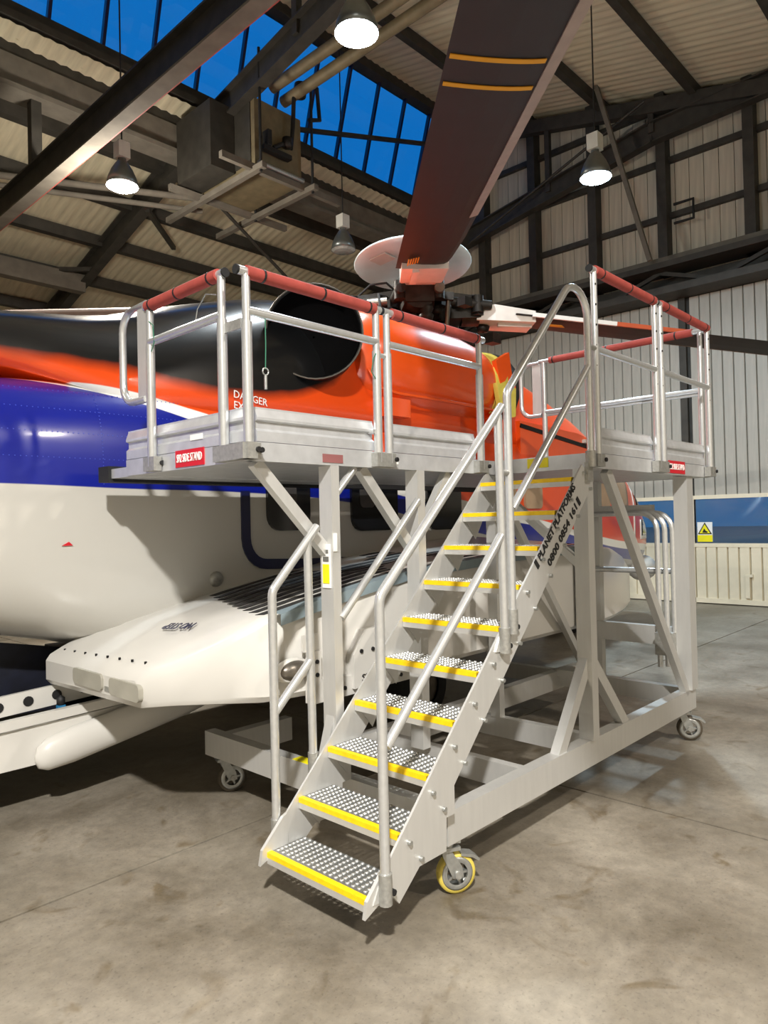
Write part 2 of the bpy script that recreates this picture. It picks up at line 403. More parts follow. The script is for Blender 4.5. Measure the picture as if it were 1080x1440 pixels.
# long horizontal beam with a red-lipped lower flange, hung from the gutter beam
lb = obj('hoist_beam', MB().box((2.335, -12, 7.23), (2.365, 21, 7.62)).box((2.25, -12, 7.62), (2.45, 21, 7.65)), DARKST, ceiling)
obj('beam_flange', MB().box((2.25, -12, 7.2), (2.45, 21, 7.23)), BEAMM, lb)
obj('red_lip', MB().box((2.45, -12, 7.2), (2.465, 21, 7.225)), REDF, lb)
obj('hanger_post', MB().box((2.27, 9.43, 7.65), (2.43, 9.59, 8.66)), DARKST, ceiling)
obj('tie_beam', MB().box((-14, 14.1, 7.35), (5.2, 14.35, 7.75)), BEAMM, ceiling)
obj('conduit', MB().cyl((2.4, 11.3, 8.15), (5.4, 9.6, 8.12), .06), BEAMM, ceiling)
obj('conduit', MB().cyl((2.4, 11.5, 8.05), (5.6, 9.8, 8.0), .05), BEAMM, ceiling)
obj('sagging_brace', MB().cyl((5.6, 9.3, 8.0), (8.6, 10.2, 7.0), .035), DARKST, ceiling)
obj('cross_brace', MB().bar((6.6, 9.3, 9.9), (11.2, 8.7, 11.0), .08, .08), DARKST, ceiling)
obj('timber_batten', MB().bar((2.6, 13.2, 8.05), (-1, 13.2, 8.05), .25, .5), DBROWN, ceiling)
# two pale pipes running up to the ridge from the heater
obj('flue_pipe', MB().cyl((5.75, 7.75, 9.6), (6.2, 3.6, 10.05), .1), BOXM, ceiling)
obj('flue_pipe', MB().cyl((6.0, 7.75, 9.45), (6.45, 3.6, 9.9), .1), BOXM, ceiling)

# --- unit heater hung under the gutter
hu = tag(empty('unit_heater', (5.8, 8.4, 8.0)), 'boxy brown unit heater hung under the rooflight gutter beam', 'heater')
obj('casing', MB().box((5.27, 7.65, 8.0), (6.3, 9.28, 9.2)), BOXM, hu)
obj('air_duct', MB().box((4.75, 8.2, 8.05), (5.24, 9.28, 9.2)), DARKST, hu)
obj('side_panel', MB().box((5.25, 7.75, 8.1), (5.268, 9.1, 9.15)), DARKST, hu)
for y in (7.62, 9.22): obj('bearer', MB().bar((4.55, y, 7.94), (7.2, y, 7.94), .09, .11), BEAMM, hu)
for x in (5.2, 6.35): obj('cross_bearer', MB().bar((x, 7.3, 8.0-.12), (x, 10.4, 8.0-.12), .1, .1), BEAMM, hu)
obj('hinge_bar', MB().cyl((5.3, 7.6, 8.06), (6.3, 7.6, 8.06), .045), GALV, hu)
for x, y in ((5.2, 7.4), (6.35, 7.4), (6.35, 9.1)): obj('hanger_rod', MB().cyl((x, y, 7.8), (x, y, 9.9), .025, 8), CABLE, hu)
gp = obj('gas_train', MB().tube([(5.6, 7.55, 8.4), (5.75, 7.5, 8.5), (5.95, 7.5, 8.5), (6.0, 7.5, 8.9), (6.0, 7.45, 9.5), (6.25, 7.4, 9.75), (6.5, 7.4, 9.75), (6.55, 7.4, 9.2), (6.3, 7.4, 9.1)], .04, 8), CABLE, hu)
obj('valve', MB().lathe([(.01, -.14), (.1, -.12), (.12, 0), (.1, .12), (.01, .14)], (6.1, 7.4, 9.55), 10), HUBD, gp)
obj('valve', MB().lathe([(.01, -.1), (.09, -.08), (.09, .08), (.01, .1)], (5.85, 7.48, 8.55), 10), HUBD, gp)
obj('pipe_bracket', MB().box((5.35, 7.48, 8.28), (5.95, 7.6, 8.36)).box((5.4, 7.44, 8.36), (5.48, 7.6, 8.62)), CABLE, gp)

# --- end wall and sliding door
wall_end = struct(obj('wall_end', MB().prism([(YR-.3, 6.3), (YL+.3, 6.3), (YL+.3, zlo(YL+.3)), (9.45, zlo(9.45)), (9.4, 9.95), (8.8, RIDGE_Z), (YR-.3, zup(YR-.3))], 0, XW, XW+.25), DARKST))
struct(obj('trim_1', MB().box((XW, 12.9, -.2), (XW+.25, YL+.3, 6.3)), DARKST)); struct(obj('trim_2', MB().box((XW, YR-.3, -.2), (XW+.25, YR+.6, 6.3)), DARKST))
apron = struct(obj('apron', MB().box((XW+.62, -60, -.3), (120, 90, -.12)), CONC))
CW = .30
cl = MB().box((0, 0, 0), (.04, CW-.012, 5.2)).mesh('cladding_panel')
for i in range(75):
    y = YR + i*CW + .2
    h = 5.2
    top = min(zup(y) if y < 8.8 else zlo(max(y, 9.4)), zup(y+CW) if y+CW < 8.8 else zlo(max(y+CW, 9.4)))
    if y < -7: continue
    if top-7.0 > 4.9: link('cladding_panel', cl, CLAD, wall_end, (XW-.045, y, 7.0))
    elif top > 7.3: obj('cladding_panel', MB().box((XW-.045, y, 7.0), (XW-.005, y+CW-.012, top-.06)), CLAD, wall_end)
for z in (8.3, 9.5, 10.7): obj('girt', MB().box((XW-.16, -8, z-.06), (XW-.05, 13, z+.06)), DARKST, wall_end)
for y in (-4.6, -2.2, .2, 2.05, 3.78, 5.38, 6.95, 8.45, 10.2, 12.0):
    zt = min(zup(y) if y < 8.8 else zlo(y)-.1, 11.9)
    obj('column', MB().box((XW-.34, y-.1, 7.0), (XW-.05, y+.1, zt)), DARKST, wall_end)
# door header: dark track girder
hd = obj('door_header', MB().box((XW-.75, YR, 6.47), (XW-.1, 13, 6.62)).box((XW-.8, YR, 7.0), (XW-.1, 13, 7.12)), DARKST, wall_end)
obj('header_ledge', MB().box((XW-.55, YR, 7.12), (XW-.06, 13, 7.3)), BEAMM, hd)
for i in range(20):
    y = -10+i*1.15; s = 1 if i % 2 else -1
    obj('lattice', MB().bar((XW-.45, y, 6.62 if s > 0 else 7.0), (XW-.45, y+1.15, 7.0 if s > 0 else 6.62), .08, .08), DARKST, hd)
obj('ladder_bracket', MB().tube([(XW-.4, 3.5, 8.0), (XW-.4, 3.1, 8.0), (XW-.4, 3.1, 8.4), (XW-.4, 3.5, 8.4)], .03, 6), CABLE, wall_end)
obj('stay_pole', MB().bar((12.3, 4.85, 11.3), (12.3, 3.75, 7.1), .09, .09), BEAMM, wall_end)
obj('raking_tie', MB().cyl((12.6, 8.5, 8.9), (12.6, 3.9, 10.6), .03, 6), DARKST, wall_end)

door = struct(obj('door_1', MB().box((XW-.06, YR+.5, 2.18), (XW-.005, 13, 6.47)), DARKST))
obj('door_skin', MB().box((XW-.06, YR+.5, 0), (XW-.005, 13, 1.26)), DARKST, door)
PWd = .214
pu = MB().prism([(0, 0), (-.045, .012), (-.045, PWd-.016), (0, PWd-.004)], 2, 0, 4.2).mesh('door_panel')
pl = MB().prism([(0, 0), (-.06, .014), (-.06, PWd-.02), (0, PWd-.004)], 2, 0, 1.06).mesh('door_panel')
for i in range(76):
    y = -5.2+i*PWd
    if abs(y-3.42) < .1 or abs(y-9.1) < .1: continue
    link('door_panel', pu, DOORP, door, (XW-.06, y, 2.26))
    link('door_panel', pl, DOORC, door, (XW-.06, y, .12))
obj('bottom_rail', MB().box((XW-.14, -5.3, .02), (XW-.05, 11, .12)), DOORC, door)
obj('mid_rail', MB().box((XW-.13, -5.3, 1.18), (XW-.05, 11, 1.26)), DOORC, door)
obj('upper_rail', MB().box((XW-.13, -5.3, 2.18), (XW-.05, 11, 2.26)), DOORC, door)
obj('meeting_stile', MB().box((XW-.16, 3.42, 2.2), (XW-.05, 3.56, 6.47)), DARKST, door)
obj('window_post', MB().box((XW-.14, 3.36, 0), (XW-.05, 3.62, 2.26)), DOORC, door)
obj('door_bolt', MB().box((XW-.17, 2.30, .16), (XW-.12, 2.38, .62)).box((XW-.17, 2.24, .58), (XW-.12, 2.30, .64)), DOORC, door)
obj('door_skin', MB().box((XW-.06, YR+.5, 1.26), (XW-.005, -1.9, 2.18)), DARKST, door)
obj('door_skin', MB().box((XW-.06, 9.0, 1.26), (XW-.005, 13, 2.18)), DARKST, door)
for k, (ya, yb) in enumerate(((-1.9, .55), (.65, 3.34), (3.64, 6.3), (6.4, 9.0))):
    struct(obj('window_%d' % (k+1), MB().add([(XW-.10, ya, 1.26), (XW-.10, yb, 1.26), (XW-.10, yb, 2.18), (XW-.10, ya, 2.18)], [(0,1,2,3)]), DPANE))
for y in (.6, 3.49, 6.35): obj('window_mullion', MB().box((XW-.11, y-.05 if y != 3.49 else y-.13, 1.26), (XW-.01, y+.05 if y != 3.49 else y+.13, 2.18)), DARKST, door)
# warning sign in the window
ws = tag(empty('warning_sign', (XW-.12, 3.17, 1.29)), 'yellow triangular warning sign on the blue door window', 'sign')
obj('backing', MB().box((XW-.128, 3.0, 1.29), (XW-.113, 3.3, 1.70)), WHITE, ws)
obj('text_panel', MB().box((XW-.131, 3.0, 1.29), (XW-.1285, 3.3, 1.43)), YELS, ws)
def tri(r, c): return [(c[0]+r*math.cos(a), c[1]+r*math.sin(a)) for a in (PI/2, PI*7/6, PI*11/6)]
tb = obj('triangle_border', MB().prism(tri(.165, (3.15, 1.53)), 0, XW-.132, XW-.1285), BLACKP, ws)
obj('triangle', MB().prism(tri(.125, (3.15, 1.53)), 0, XW-.135, XW-.1325), YELS, tb)
obj('pictogram', MB().prism([(3.2, 1.48), (3.16, 1.57), (3.13, 1.52), (3.09, 1.5), (3.1, 1.475)], 0, XW-.138, XW-.1355), BLACKP, tb)

# --- the other walls
struct(obj('wall_left', MB().box((-14.2, YL, -.2), (XW+.3, YL+.3, 8)), SHEET))
struct(obj('wall_right', MB().box((-14.2, YR-.3, -.2), (XW+.3, YR, 8.5)), CLAD))
struct(obj('wall_back', MB().box((-14.4, YR-.3, -.2), (-14.1, YL+.3, 12.4)), CLAD))

# --- high bay lamps
def lamp(x, y, watts, colr, label, z):
    t = tag(empty('high_bay_lamp', (x, y, z)), label, 'lamp', 'high bay lamps under the roof')
    zt = zup(y)-.24 if y < 8.8 else zlo(y)-.24      # hung from the underside of the purlins
    obj('cable', MB().cyl((x, y, z+.62), (x, y, zt-.05), .012, 6), CABLE, t)
    obj('ballast_box', MB().box((x-.09, y-.09, z+.42), (x+.09, y+.09, z+.66)), LAMPW, t)
    obj('neck', MB().cyl((x, y, z+.36), (x, y, z+.43), .06), LAMPB, t)
    r = obj('reflector', MB().lathe([(.07, .38), (.1, .34), (.16, .24), (.21, .12), (.235, .0), (.228, .0), (.2, .12), (.15, .23), (.09, .33), (.01, .34)], (x, y, z), 28), LAMPB, t)
    if watts:
        e = emis('lamp_glow', colr, 60)
        obj('lens', MB().lathe([(.001, -.05), (.1, -.045), (.18, -.03), (.23, .0), (.2, .03)], (x, y, z), 28), e, r)
        ld = bpy.data.lights.new('lamp_light', 'AREA'); ld.shape = 'DISK'; ld.size = .46; ld.energy = watts; ld.color = colr
        lo_ = bpy.data.objects.new('lamp_light', ld); COL.objects.link(lo_); lo_.parent = t; lo_.location = (0, 0, -.07)
        pdl = bpy.data.lights.new('lamp_spill', 'POINT'); pdl.shadow_soft_size = .2; pdl.energy = watts*(.8 if (x > 0 and y > 6) else .28 if x > 5 else .03); pdl.color = colr
        po_ = bpy.data.objects.new('lamp_spill', pdl); COL.objects.link(po_); po_.parent = t; po_.location = (0, 0, -.32)
    else:
        obj('lens', MB().lathe([(.001, -.06), (.1, -.05), (.18, -.03), (.23, .0), (.2, .03)], (x, y, z), 16, smooth=False), STUD, r)
    return t
for pos, lw, lc, ll in LAMPS: lamp(pos[0], pos[1], lw, lc, ll, pos[2] if len(pos) > 2 else LAMP_Z)

# ================================================================== THE HELICOPTER
YC = 3.7
heli = tag(empty('helicopter', (2.5, YC, 0)), 'orange, blue and white helicopter with black soot around its exhaust', 'helicopter')
def ho(name, mb, m_, parent=None, o=None): return obj(name, mb, m_, parent or heli, o)
def se(a, n):
    c, s_ = math.cos(a), math.sin(a)
    return math.copysign(abs(c)**(2/n), c), math.copysign(abs(s_)**(2/n), s_)
def interp(tab, x):
    for i in range(len(tab)-1):
        if tab[i][0] <= x <= tab[i+1][0]:
            t = (x-tab[i][0])/(tab[i+1][0]-tab[i][0]); t2 = t*t*(3-2*t) if False else t
            return [a+(b-a)*t2 for a, b in zip(tab[i][1:], tab[i+1][1:])]
    return list(tab[0][1:]) if x < tab[0][0] else list(tab[-1][1:])
# hull stations: x, half width, bottom z, top z
HULL = [(-7.5, .40, 2.45, 2.8), (-6, .58, 2.2, 2.82), (-4, .82, 1.85, 2.84), (-2, 1.02, 1.5, 2.86), (-.6, 1.08, 1.17, 2.91), (0, 1.1, 1.03, 2.96), (.6, 1.1, .85, 3.02),
        (1.2, 1.1, .72, 3.05), (6, 1.1, .72, 3.05), (7.6, 1.09, .74, 3.0), (8.6, 1.03, .80, 2.8), (9.2, .95, .86, 2.45), (9.7, .82, .93, 2.1), (10.15, .6, 1.02, 1.85), (10.45, .36, 1.12, 1.65), (10.6, .06, 1.3, 1.42)]
rings = []; nh = 64
xs = []
for i in range(len(HULL)-1):
    k = max(1, int((HULL[i+1][0]-HULL[i][0])/.4)); xs += [HULL[i][0]+(HULL[i+1][0]-HULL[i][0])*j/k for j in range(k)]
xs.append(HULL[-1][0])
for x in xs:
    hw, zb, zt = interp(HULL, x); zc, hh = (zb+zt)/2, (zt-zb)/2
    n = 4 if x < 8 else 4-1.6*min(1, (x-8)/2)
    rings.append([V(x, YC+hw*se(2*PI*k/nh, n)[0], zc+hh*se(2*PI*k/nh, n)[1]) for k in range(nh)])
hull = ho('fuselage', MB().loft(rings), LIVERY, o=(0,0,0))
def hull_y(x, z):
    hw, zb, zt = interp(HULL, x); zc, hh = (zb+zt)/2, (zt-zb)/2
    s_ = max(-1, min(1, (z-zc)/hh)); n = 4 if x < 8 else 4-1.6*min(1, (x-8)/2)
    return YC - hw*(max(0, 1-abs(s_)**n))**(1/n)
# upper deck fairing: x, half width, top z
UP = [(-7.5, .3, 3.1), (-6, .42, 3.15), (-3, .6, 3.25), (-1, .75, 3.36), (.4, .95, 3.55), (1.2, 1.0, 3.82), (2, 1.01, 4.05), (3, 1.01, 4.12), (5, 1.0, 4.12), (5.6, .98, 3.98), (6.6, .93, 3.72), (7.5, .86, 3.42), (8.1, .78, 3.15), (8.5, .7, 2.93)]
rings = []
xs = [-7.5+16*i/60 for i in range(61)]
for x in xs:
    hw, zt = interp(UP, x); g = []; zq = interp([(-7.5, 3.0), (-1.2, 3.06), (-.4, 3.0), (.1, 2.85), (.4, 2.75), (9, 2.75)], x)[0]; zt = max(zt, zq+.1)
    for k in range(33):
        c, s_ = se(PI*k/32, 2.7); g.append(V(x, YC+hw*c, zq+(zt-zq)*max(0, s_)))
    rings.append(g)
ho('upper_fairing', MB().loft(rings, True), LIVERY, hull, o=(0,0,0))
# engine cowling
def capsule(tab, yc, zc, n=28, sq=2.3):
    R = []
    for x, r, dz in tab: R.append([V(x, yc+r*se(2*PI*k/n, sq)[0], zc+dz+r*1.02*se(2*PI*k/n, sq)[1]) for k in range(n)])
    return MB().loft(R)
cowl = ho('engine_cowling', capsule([(2.72, .36, .02), (2.82, .45, .02), (3.1, .50, .02), (3.6, .52, 0), (4.3, .52, -.03), (4.72, .48, -.05), (4.92, .43, -.06)], 3.02, 3.5), HELIO, hull)
ho('cowling_seam', MB().tube([(2.75, 2.60, 3.33), (2.85, 2.56, 3.16), (3.1, 2.53, 3.12), (3.9, 2.50, 3.12), (4.7, 2.53, 3.12), (5.05, 2.6, 3.1)], .018, 8), HELIO, cowl)
ho('cowling_latch', MB().prism([(4.62, 3.02), (4.9, 3.12), (5.02, 3.0), (4.98, 2.86), (4.66, 2.86)], 1, 2.50, 2.9), HELIO, cowl)
ho('cowling_latch', MB().box((2.98, 2.55, 2.9), (3.3, 2.8, 3.08)), HELIO, cowl)
# far side engine
ho('engine_cowling', capsule([(2.45, .36, .02), (3.0, .49, .02), (4.5, .52, -.03), (5.15, .42, -.06)], 2*YC-3.02, 3.5), HELIO, hull)
cov = ho('intake_cover', capsule([(4.88, .45, -.06), (5.1, .47, -.06), (5.24, .38, -.07), (5.29, .1, -.07)], 3.02, 3.5), COVERY, hull)
ho('cover_band', MB().prism([(4.86, 3.72), (5.14, 3.86), (5.2, 3.56), (4.94, 3.46)], 1, 2.56, 2.62), HELIO, cov)
ho('cover_flap', MB().prism([(4.78, 3.44), (5.18, 3.42), (5.16, 3.08), (4.72, 2.98), (4.84, 3.2)], 1, 2.5, 2.56), COVERY, cov)
ho('intake_lip', MB().lathe([(.46, -.02), (.5, 0), (.46, .02), (.44, 0), (.46, -.02)], (5.30, 3.02, 3.44), 24, ax=0), RUBBER, cov)
# forward deck step and side shelf
ho('deck_step', MB().prism([(5.5, 2.62), (8.0, 2.62), (7.7, 2.90), (7.0, 3.03), (5.5, 3.08)], 1, 2.66, 3.2), HELIO, hull)
ho('deck_seam', MB().bar((5.5, 2.655, 3.02), (7.65, 2.655, 2.82), .02, .05), SOOT, hull)
ho('deck_catch', MB().bar((7.1, 2.64, 2.93), (7.75, 2.60, 2.86), .06, .05), HELIW, hull)
# exhaust nozzle
Cx = V(2.06, 2.58, 3.56); dx_ = V(-.62, -.76, -.05).normalized()
def nozzle(r0, r1, l, n=36):
    q = dx_.to_track_quat('Z', 'Y').to_matrix()
    prof = [(r1*.9, -l), (r0*.98, -.3*l), (r0, 0), (r0-.015, .0), (r0*.95, -.3*l), (.32, -.28), (.01, -.29)]
    mb = MB().lathe(prof, (0,0,0), n); mb.v = [q @ V(p.x, p.y*.98, p.z)+Cx for p in mb.v]; return mb
ez = ho('exhaust_nozzle', nozzle(.43, .46, 1.0), SOOT, hull)
q_ = dx_.to_track_quat('Z', 'Y').to_matrix()
ho('exhaust_rim', MB().tube([q_ @ V(.43*math.cos(2*PI*k/40), .42*math.sin(2*PI*k/40), 0)+Cx for k in range(41)], .008, 6, False), SOOTR, ez)
inn = MB().lathe([(.405, -.03), (.36, -.24), (.01, -.25)], (0,0,0), 32); inn.v = [q_ @ p + Cx for p in inn.v]
ho('exhaust_duct', inn, SOOTIN, ez)
text_mesh('danger_lettering', 'DANGER', .09, WHITE, hull, (1.43, 2.686, 2.905), (1, 0, -.12), (0, .1, 1), width=.34)
text_mesh('exhaust_lettering', 'EXHAUST', .09, WHITE, hull, (1.44, 2.684, 2.815), (1, 0, -.12), (0, .1, 1), width=.36)
# cabin windows and the painted door outline
for x0_, x1_, z0_, z1_ in ((1.5, 1.96, 1.80, 2.50), (2.47, 3.1, 1.775, 2.50), (3.56, 4.14, 1.76, 2.50)):
    w = ho('cabin_window', MB().prism(rrect(x0_, z0_, x1_, z1_, .13), 1, 2.572, 2.66), GLASSD, hull)
    ho('pane_reflection', MB().prism(rrect(x0_+.1, z0_+.22, x0_+.3, z0_+.42, .05), 1, 2.564, 2.575), mat('window_reflection_grey', (64, 62, 62), .4), w)  # grey reflection put on the pane as a raised patch
for x0_, x1_ in ((4.75, 5.25), (5.45, 5.85), (7.35, 7.75)):
    ho('door_window', MB().prism(rrect(x0_, 1.98, x1_, 2.50, .06), 1, 2.572, 2.66), GLASSB, hull)
def hull_patch(x0_, x1_, z0_, z1_, off, nx=6, nz=6):
    """panel that follows the hull side, standing off by off"""
    out, inn_ = [], []
    for j in range(nz+1):
        for i in range(nx+1):
            x, z = x0_+(x1_-x0_)*i/nx, z0_+(z1_-z0_)*j/nz; y = hull_y(x, z)
            out.append((x, y-off, z)); inn_.append((x, y+.02, z))
    w = nx+1; n = len(out); fs = []
    for j in range(nz):
        for i in range(nx):
            a_ = j*w+i; fs += [(a_, a_+1, a_+w+1, a_+w), (n+a_, n+a_+w, n+a_+w+1, n+a_+1)]
    rim_ = [i for i in range(w)] + [j*w+nx for j in range(1, nz+1)] + [nz*w+i for i in range(nx-1, -1, -1)] + [j*w for j in range(nz-1, 0, -1)]
    for k in range(len(rim_)): p, q = rim_[k], rim_[(k+1) % len(rim_)]; fs.append((p, q, n+q, n+p))
    return MB().add(out+inn_, fs, True)
ho('cockpit_window', hull_patch(8.05, 8.55, 1.95, 2.5, .008), GLASSB, hull)
ho('door_line', hull_patch(8.82, 8.87, 1.5, 2.42, .008, 2), WHITE, hull)
cw = ho('chin_window_frame', hull_patch(9.15, 9.78, 1.48, 1.80, .006), WHITE, hull)
ho('chin_window', hull_patch(9.22, 9.75, 1.54, 1.80, .012), GLASSD, cw)
ho('windscreen', hull_patch(9.02, 9.6, 1.95, 2.2, .008), GLASSD, hull)
def ribbon(path, w, y0, y1):
    """flat painted band along an (x,z) path"""
    L_, R_ = [], []
    for i, (x, z) in enumerate(path):
        a = Vector(path[max(0, i-1)]); b_ = Vector(path[min(len(path)-1, i+1)]); t = (b_-a).normalized(); n_ = Vector((-t.y, t.x))
        L_.append((x+n_.x*w/2, z+n_.y*w/2)); R_.append((x-n_.x*w/2, z-n_.y*w/2))
    mb = MB(); k = len(path)
    vs = [(x, y0, z) for x, z in L_]+[(x, y0, z) for x, z in R_]+[(x, y1, z) for x, z in L_]+[(x, y1, z) for x, z in R_]
    fs = []
    for i in range(k-1):
        fs += [(i, i+1, k+i+1, k+i), (2*k+i, 3*k+i, 3*k+i+1, 2*k+i+1), (i, 2*k+i, 2*k+i+1, i+1), (k+i, k+i+1, 3*k+i+1, 3*k+i)]
    fs += [(0, k, 3*k, 2*k), (k-1, 3*k-1, 4*k-1, 2*k-1)]
    return mb.add(vs, fs)
pth = [(1.29, 2.13), (1.29, 1.75)] + [(1.29+.2*(1-math.cos(a)), 1.75-.22*math.sin(a)) for a in [PI/2*i/6 for i in range(1, 7)]] + [(1.9, 1.51), (2.4, 1.50)]
ho('door_outline', ribbon(pth, .085, 2.588, 2.62), HELIB, hull)
ho('fuel_vent', MB().lathe([(.001, -.02), (.03, -.022), (.045, -.012), (.06, 0), (.06, .03)], (1.005, 2.595, 1.44), 16, ax=1), GALV, hull)
ho('warning_triangle', MB().prism([(-.17, 1.745), (-.10, 1.745), (-.125, 1.77)], 1, 2.597, 2.612), REDS, hull)
# rows of flush rivets on the blue rear hull
RIV = mat('rivet', (70, 88, 190), .35, .1, .05)
rv = MB()
for z in (2.33, 2.50, 2.66, 2.80):
    for i in range(70):
        x = -1.4+i*.034; y = hull_y(x, z)
        rv.box((x-.003, y-.003, z-.003), (x+.003, y+.002, z+.003))
for x in (-.55, .12):
    for i in range(26):
        z = 2.16+i*.025; y = hull_y(x, z); rv.box((x-.003, y-.003, z-.003), (x+.003, y+.002, z+.003))
r_ = ho('rivets', rv, RIV, hull); r_['kind'] = 'stuff'

# sponson: x, outer y, bottom z, outer top z, inner top z
SPN = [(-.15, 1.66, .86, .98, .95), (-.12, 1.58, .82, 1.03, .99), (-.04, 1.45, .835, 1.09, 1.03), (.15, 1.22, .845, 1.22, 1.11), (.32, 1.08, .84, 1.335, 1.16), (.6, 1.01, .84, 1.385, 1.23), (1.0, .99, .84, 1.45, 1.32),
       (1.5, .98, .84, 1.52, 1.41), (2.6, .98, .84, 1.565, 1.56), (4.2, .98, .84, 1.585, 1.70), (4.5, 1.0, .85, 1.55, 1.66), (4.85, 1.06, .87, 1.46, 1.56), (5.2, 1.16, .90, 1.33, 1.42), (5.5, 1.3, .94, 1.19, 1.26), (5.68, 1.5, 1.0, 1.08, 1.12)]
def sec(x):
    yo, zb, zo, zi = interp(SPN, x); h = zo-zb; r = min(.05, h*.3)
    return [V(x, 2.95, zb-max(0, (.1-x)*.16)), V(x, yo+.1, zb), V(x, yo+.03, zb+.3*r), V(x, yo, zb+r), V(x, yo, zo-r), V(x, yo+.3*r, zo-.3*r), V(x, yo+r, zo), V(x, 1.9, (zo+zi)/2), V(x, 2.95, zi)]
xs = [s_[0] for s_ in SPN]
sp_mb = MB().loft([sec(x) for x in xs], smooth=False)
sp_mb.sm = [True]*len(sp_mb.f)
spon = ho('sponson', sp_mb, HELIW); spon.data.set_sharp_from_angle(angle=math.radians(32))
def sp_top(x, y):
    yo, zb, zo, zi = interp(SPN, x); return zo+(zi-zo)*max(0, (y-yo-.05)/(2.95-yo-.05))
sx = [.34, .6, 1.0, 1.5, 2.1, 2.6, 3.4, 4.2]
for k in range(10):
    ya = 1.14+k*.142; wd = .088
    x_s = [.30+(ya-1.0)*.41]+[q for q in sx if q > .32+(ya-1.0)*.41]
    mb = MB()
    for i in range(len(x_s)-1):
        xa, xb = x_s[i], x_s[i+1]
        P = [(xa, ya, sp_top(xa, ya)), (xb, ya, sp_top(xb, ya)), (xb, ya+wd, sp_top(xb, ya+wd)), (xa, ya+wd, sp_top(xa, ya+wd))]
        Q = [(a, b, c+.003) for a, b, c in P]
        mb.add(P+Q, [(4,5,6,7), (0,1,5,4), (2,3,7,6), (0,4,7,3), (1,2,6,5)])
    ho('antislip_strip', mb, DKGREY, spon)
mb = MB()
for i in range(len(sx)-1):
    xa, xb = sx[i], sx[i+1]; za, zb_ = sp_top(xa, 1.0), sp_top(xb, 1.0); y = .968
    mb.add([(xa, y, za-.045), (xb, y, zb_-.045), (xb, y, zb_+.02), (xa, y, za+.02), (xa, y+.09, za+.02), (xb, y+.09, zb_+.02)], [(0,1,2,3), (3,2,5,4)])
ho('edge_strip', mb, EDGEG, spon)
for ya, yb in ((2.08, 2.48), (1.62, 1.98)):
    ho('rear_vent', MB().prism(rrect(ya, .865, yb, .965, .03), 0, -.166, -.12), mat('grey_lens', (160, 157, 146), .5), spon)
ho('rear_latch', MB().box((-.155, 2.0, .87), (-.13, 2.06, .9)), GALV, spon)
for i in range(8):
    y = 2.85-i*.16; z = sp_top(-.06, y)
    ho('screw', MB().cyl((-.06, y, z-.01), (-.06, y, z+.004), .008, 8), SOOT, spon)
sl = V(1, 0, .30).normalized()
text_mesh('no_step_lettering', 'NO STEP', .10, HELIB, spon, (.24, 1.86, sp_top(.24, 1.86)+.008), (0, 1, -.09), (-1, 0, -.42), width=.33, bold=.012)
lt = ho('position_lamp', MB().lathe([(.001, -.04), (.05, -.036), (.085, -.02), (.1, 0), (.1, .03)], (.44, .985, 1.03), 20, ax=1), HUBS, spon)
lt.scale = (1.0, 1, .55)
ho('lamp_bezel', MB().lathe([(.1, -.01), (.115, -.012), (.125, 0), (.125, .02)], (.44, .99, 1.03), 20, ax=1), HELIW, lt).scale = (1, 1, 1)
spb = ho('step_fairing', MB().prism([(.86, .855), (1.22, .855), (1.22, 1.1), (1.12, 1.2), (.95, 1.2), (.86, 1.06)], 1, .93, 1.02), HELIW, spon)
ho('jacking_bracket', MB().prism([(.55, .82), (1.5, .82), (1.5, .89), (.62, .95), (.62, 1.12), (.55, 1.12)], 1, .955, 1.02), HELIW, spon)
for x, y, z in ((.92, .93, 1.075), (1.02, .93, 1.075), (.585, .955, 1.06), (.585, .955, .985), (.80, .955, .87), (1.3, .955, .865)):
    ho('bolt', MB().cyl((x, y-.008, z), (x, y+.01, z), .013, 8), BLACKP, spon)
text_mesh('step_lettering', 'STEP', .06, BLACKP, spb, (1.0, .926, .91), (1, 0, 0), (0, 0, 1), width=.16)
ho('inspection_panel', MB().prism(rrect(.5, 1.12, .62, 1.22, .01), 1, .978, .99), HELIW, spon)
# rear ramp let down behind the sponson
ramp = ho('cargo_ramp', MB().prism([(.95, .47), (-3.0, .36), (-3.0, .30), (.95, .38)], 1, 2.95, 4.55), NAVY)
ho('ramp_side_beam', MB().prism([(1.0, .62), (.3, .60), (-3.0, .50), (-3.0, .34), (-.3, .33), (.6, .42), (1.0, .5)], 1, 2.70, 2.86), HELIW, ramp)
ho('ramp_seal', MB().bar((.35, 2.70, .645), (-3.0, 2.70, .545), .05, .06), HELIW, ramp)
rr_ = ho('ramp_rail', MB().prism([(.5, .80), (-3, .62), (-3, .50), (.5, .66)], 1, 2.95, 2.98), HELIW, ramp)
for i in range(14):
    x = .3-i*.19; z = .73+(.5-.05)*0+(x-.5)*.049
    ho('lightening_hole', MB().cyl((x, 2.944, z), (x, 2.99, z), .034, 12), BLACKP, rr_)
def pod():
    R = []
    for x, r in ((-.34, .02), (-.32, .07), (-.26, .105), (-.1, .12), (.3, .12), (.75, .12), (1.0, .1)):
        z = .385+(x+.3)*.16; R.append([V(x, 2.66+r*.6*math.cos(2*PI*k/16), z+r*math.sin(2*PI*k/16)) for k in range(16)])
    return MB().loft(R)
ho('ramp_actuator_fairing', pod(), HELIW, ramp)
ho('blue_tag', MB().box((-.09, 2.90, .50), (-.04, 2.94, .63)), BLUEC, ramp)
ho('tag_clip', MB().lathe([(.001, -.04), (.03, -.02), (.03, .02), (.001, .04)], (-.065, 2.92, .66), 8), BLACKP, ramp)
